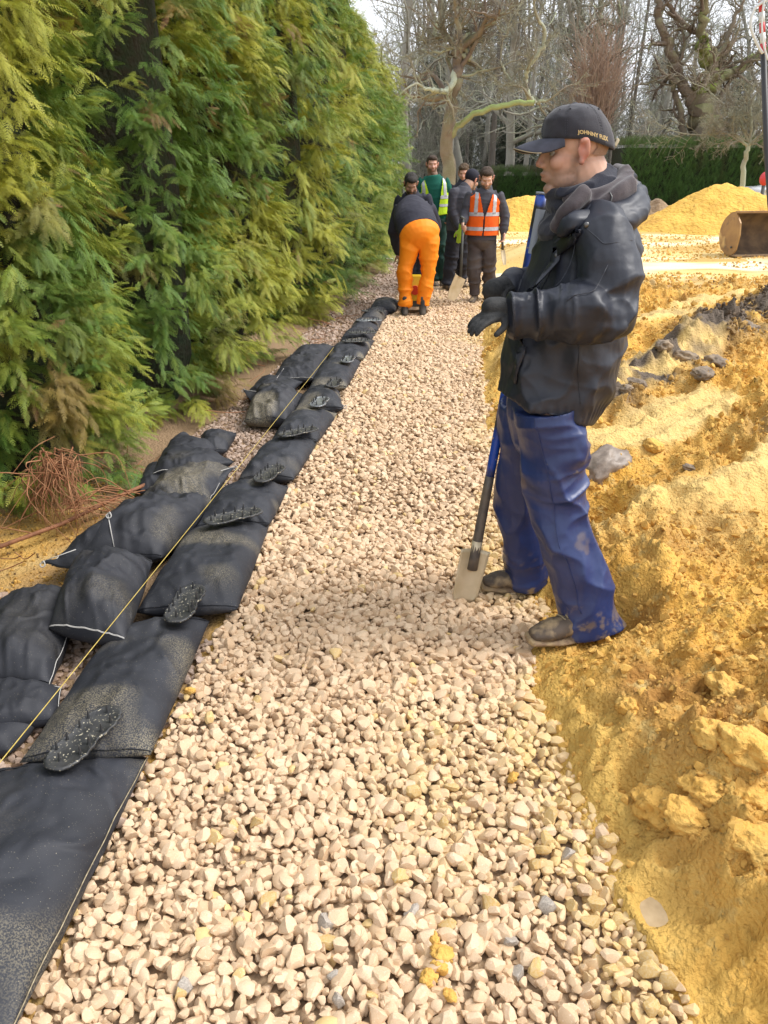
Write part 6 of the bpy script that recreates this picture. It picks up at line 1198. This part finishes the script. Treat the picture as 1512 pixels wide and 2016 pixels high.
# mast with hoses (right edge)
M_black = mat('black mast', (.02, .02, .022), .5); M_redw = mat('red band', (.50, .03, .035), .5); M_whiteh = mat('white hose', (.55, .58, .60), .35); Ym = 19
a, b, c = W(1509, 290, Ym), W(1503, 105, Ym), W(1497, -40, Ym); r_ = thing('rig_mast', 'black mast with red and white top and looping white hoses at the upper right edge', 'mast', (a.x, Ym, 0))
mb = MB(); mb.tube([W(1530, 520, Ym - 1.5), W(1516, 400, Ym - .6), a, b], .06, 12); under(r_, 'mast', mb.mesh('mast'), M_black)
for k in range(7): p0, p1 = b.lerp(c, k / 7), b.lerp(c, (k + 1) / 7); mb = MB(); mb.tube([p0, p1], .055, 10); under(r_, 'band', mb.mesh('band'), M_redw if k % 2 == 0 else M_whiteh)
mb = MB(); mb.tube(curve([W(x, y, Ym - .1) for x, y in ((1502, 105), (1490, 85), (1478, 50), (1484, 20), (1500, 5), (1520, -5))], 6), .03, 8); under(r_, 'hose', mb.mesh('hose'), M_whiteh)
mb = MB(); mb.tube(curve([W(x, y, Ym - .12) for x, y in ((1512, 118), (1504, 90), (1500, 50), (1503, 10), (1508, -20))], 6), .022, 8); under(r_, 'hose', mb.mesh('hose'), M_whiteh)
# cars just visible over the heap
M_carw = mat('white car paint', (.62, .64, .66), .25, coat=.6); M_glass = mat('dark car glass', (.02, .025, .03), .08); M_tyre = mat('tyre rubber', (.02, .02, .02), .8); M_rim = mat('wheel rim', (.4, .4, .42), .3, metal=.8)
def car(label, x, y, m_, yaw):
    r_ = thing('parked_car', label, 'car', (x, y, 0), None, yaw)
    sec = [(-2.05, .35), (-2.1, .75), (-1.95, .98), (-1.25, 1.06), (-.55, 1.46), (.75, 1.5), (1.55, 1.10), (2.0, 1.0), (2.1, .7), (2.05, .32)]; P2 = curve([(a_, 0, b_) for a_, b_ in sec], 4); V = []
    for yy, ins in ((-.86, .0), (-.80, .0), (.80, .0), (.86, 0)):
        for q in P2: ww = yy * (1 - .18 * np.clip((q[2] - 1.0) / .5, 0, 1)) * (1 if abs(yy) > .85 else 1.0); V.append((q[0], ww, q[2] if abs(yy) < .85 else max(.36, q[2] - .04)))
    m1 = len(P2); F = [(k * m1 + i, k * m1 + i + 1, (k + 1) * m1 + i + 1, (k + 1) * m1 + i) for k in range(3) for i in range(m1 - 1)] + [tuple(range(m1)), tuple(range(3 * m1, 4 * m1))[::-1], (0, m1, 2 * m1, 3 * m1), (m1 - 1, 4 * m1 - 1, 3 * m1 - 1, 2 * m1 - 1)]
    obj('body', mesh_np('body', np.array(V), F), m_, r_); part(r_, 'side_window', lambda b: b.box((.1, -.775, 1.25), (1.9, .03, .28), taper=.8), M_glass); part(r_, 'side_window', lambda b: b.box((.1, .775, 1.25), (1.9, .03, .28), taper=.8), M_glass)
    part(r_, 'windscreen', lambda b: b.box((-.93, 0, 1.285), (.04, 1.3, .40), R=Matrix.Rotation(1.04, 3, 'Y')), M_glass)
    for wx in (-1.3, 1.3):
        for wy in (-.8, .8): V, F = tube([(wx, wy - .1, .32), (wx, wy + .1, .32)], .32, 20); wl_ = obj('wheel', mesh_np('wheel', V, F), M_tyre, r_); V, F = tube([(wx, wy - .105, .32), (wx, wy + .105, .32)], .19, 16); obj('rim', mesh_np('rim', V, F), M_rim, wl_)
    for s in (-.6, .6): part(r_, 'headlight', lambda b: b.box((-2.06, s, .72), (.05, .34, .12)), M_rim)
car('white car of which only the bonnet shows at the right edge over the large heap', W(1476, 330, 28).x + 2.15, 28, M_carw, .05)
V, F = ell((0, 0, 0), (.20, .20, .24)); mb = MB(); mb.add(V, F); r_ = thing('red_light_mast', 'red round lamp on a pole at the right edge above the sand heap', 'lamp', tuple(W(1508, 352, 24) * 1)); r_.location.z = 0; p = W(1506, 352, 24)
V, F = ell(p, (.15, .14, .19)); under(r_, 'red_lamp', mesh_np('red_lamp', V, F), mat('red plastic', (.50, .04, .05), .35)); V, F = tube([(p.x, 24, 0), tuple(p)], .05, 10); under(r_, 'pole', mesh_np('pole', V, F), M_dshaft)
# fence rail behind the clipped hedge
r_ = thing('metal_fence', 'pale metal rail fence showing over the clipped hedge at the far right', 'fence', (22, 36.4, 0)); 
for z in (2.2, 1.2): mb = MB(); mb.box((0, 0, z), (9, .05, .10)); obj('rail', mb.mesh('rail', False), mat('galvanised', (.42, .46, .44), .5, metal=.3), r_)
for k in range(5): mb = MB(); mb.box((-4.4 + 2.2 * k, .06, 1.35), (.10, .05, 2.7)); obj('post', mb.mesh('post', False), M_whiteh, r_)
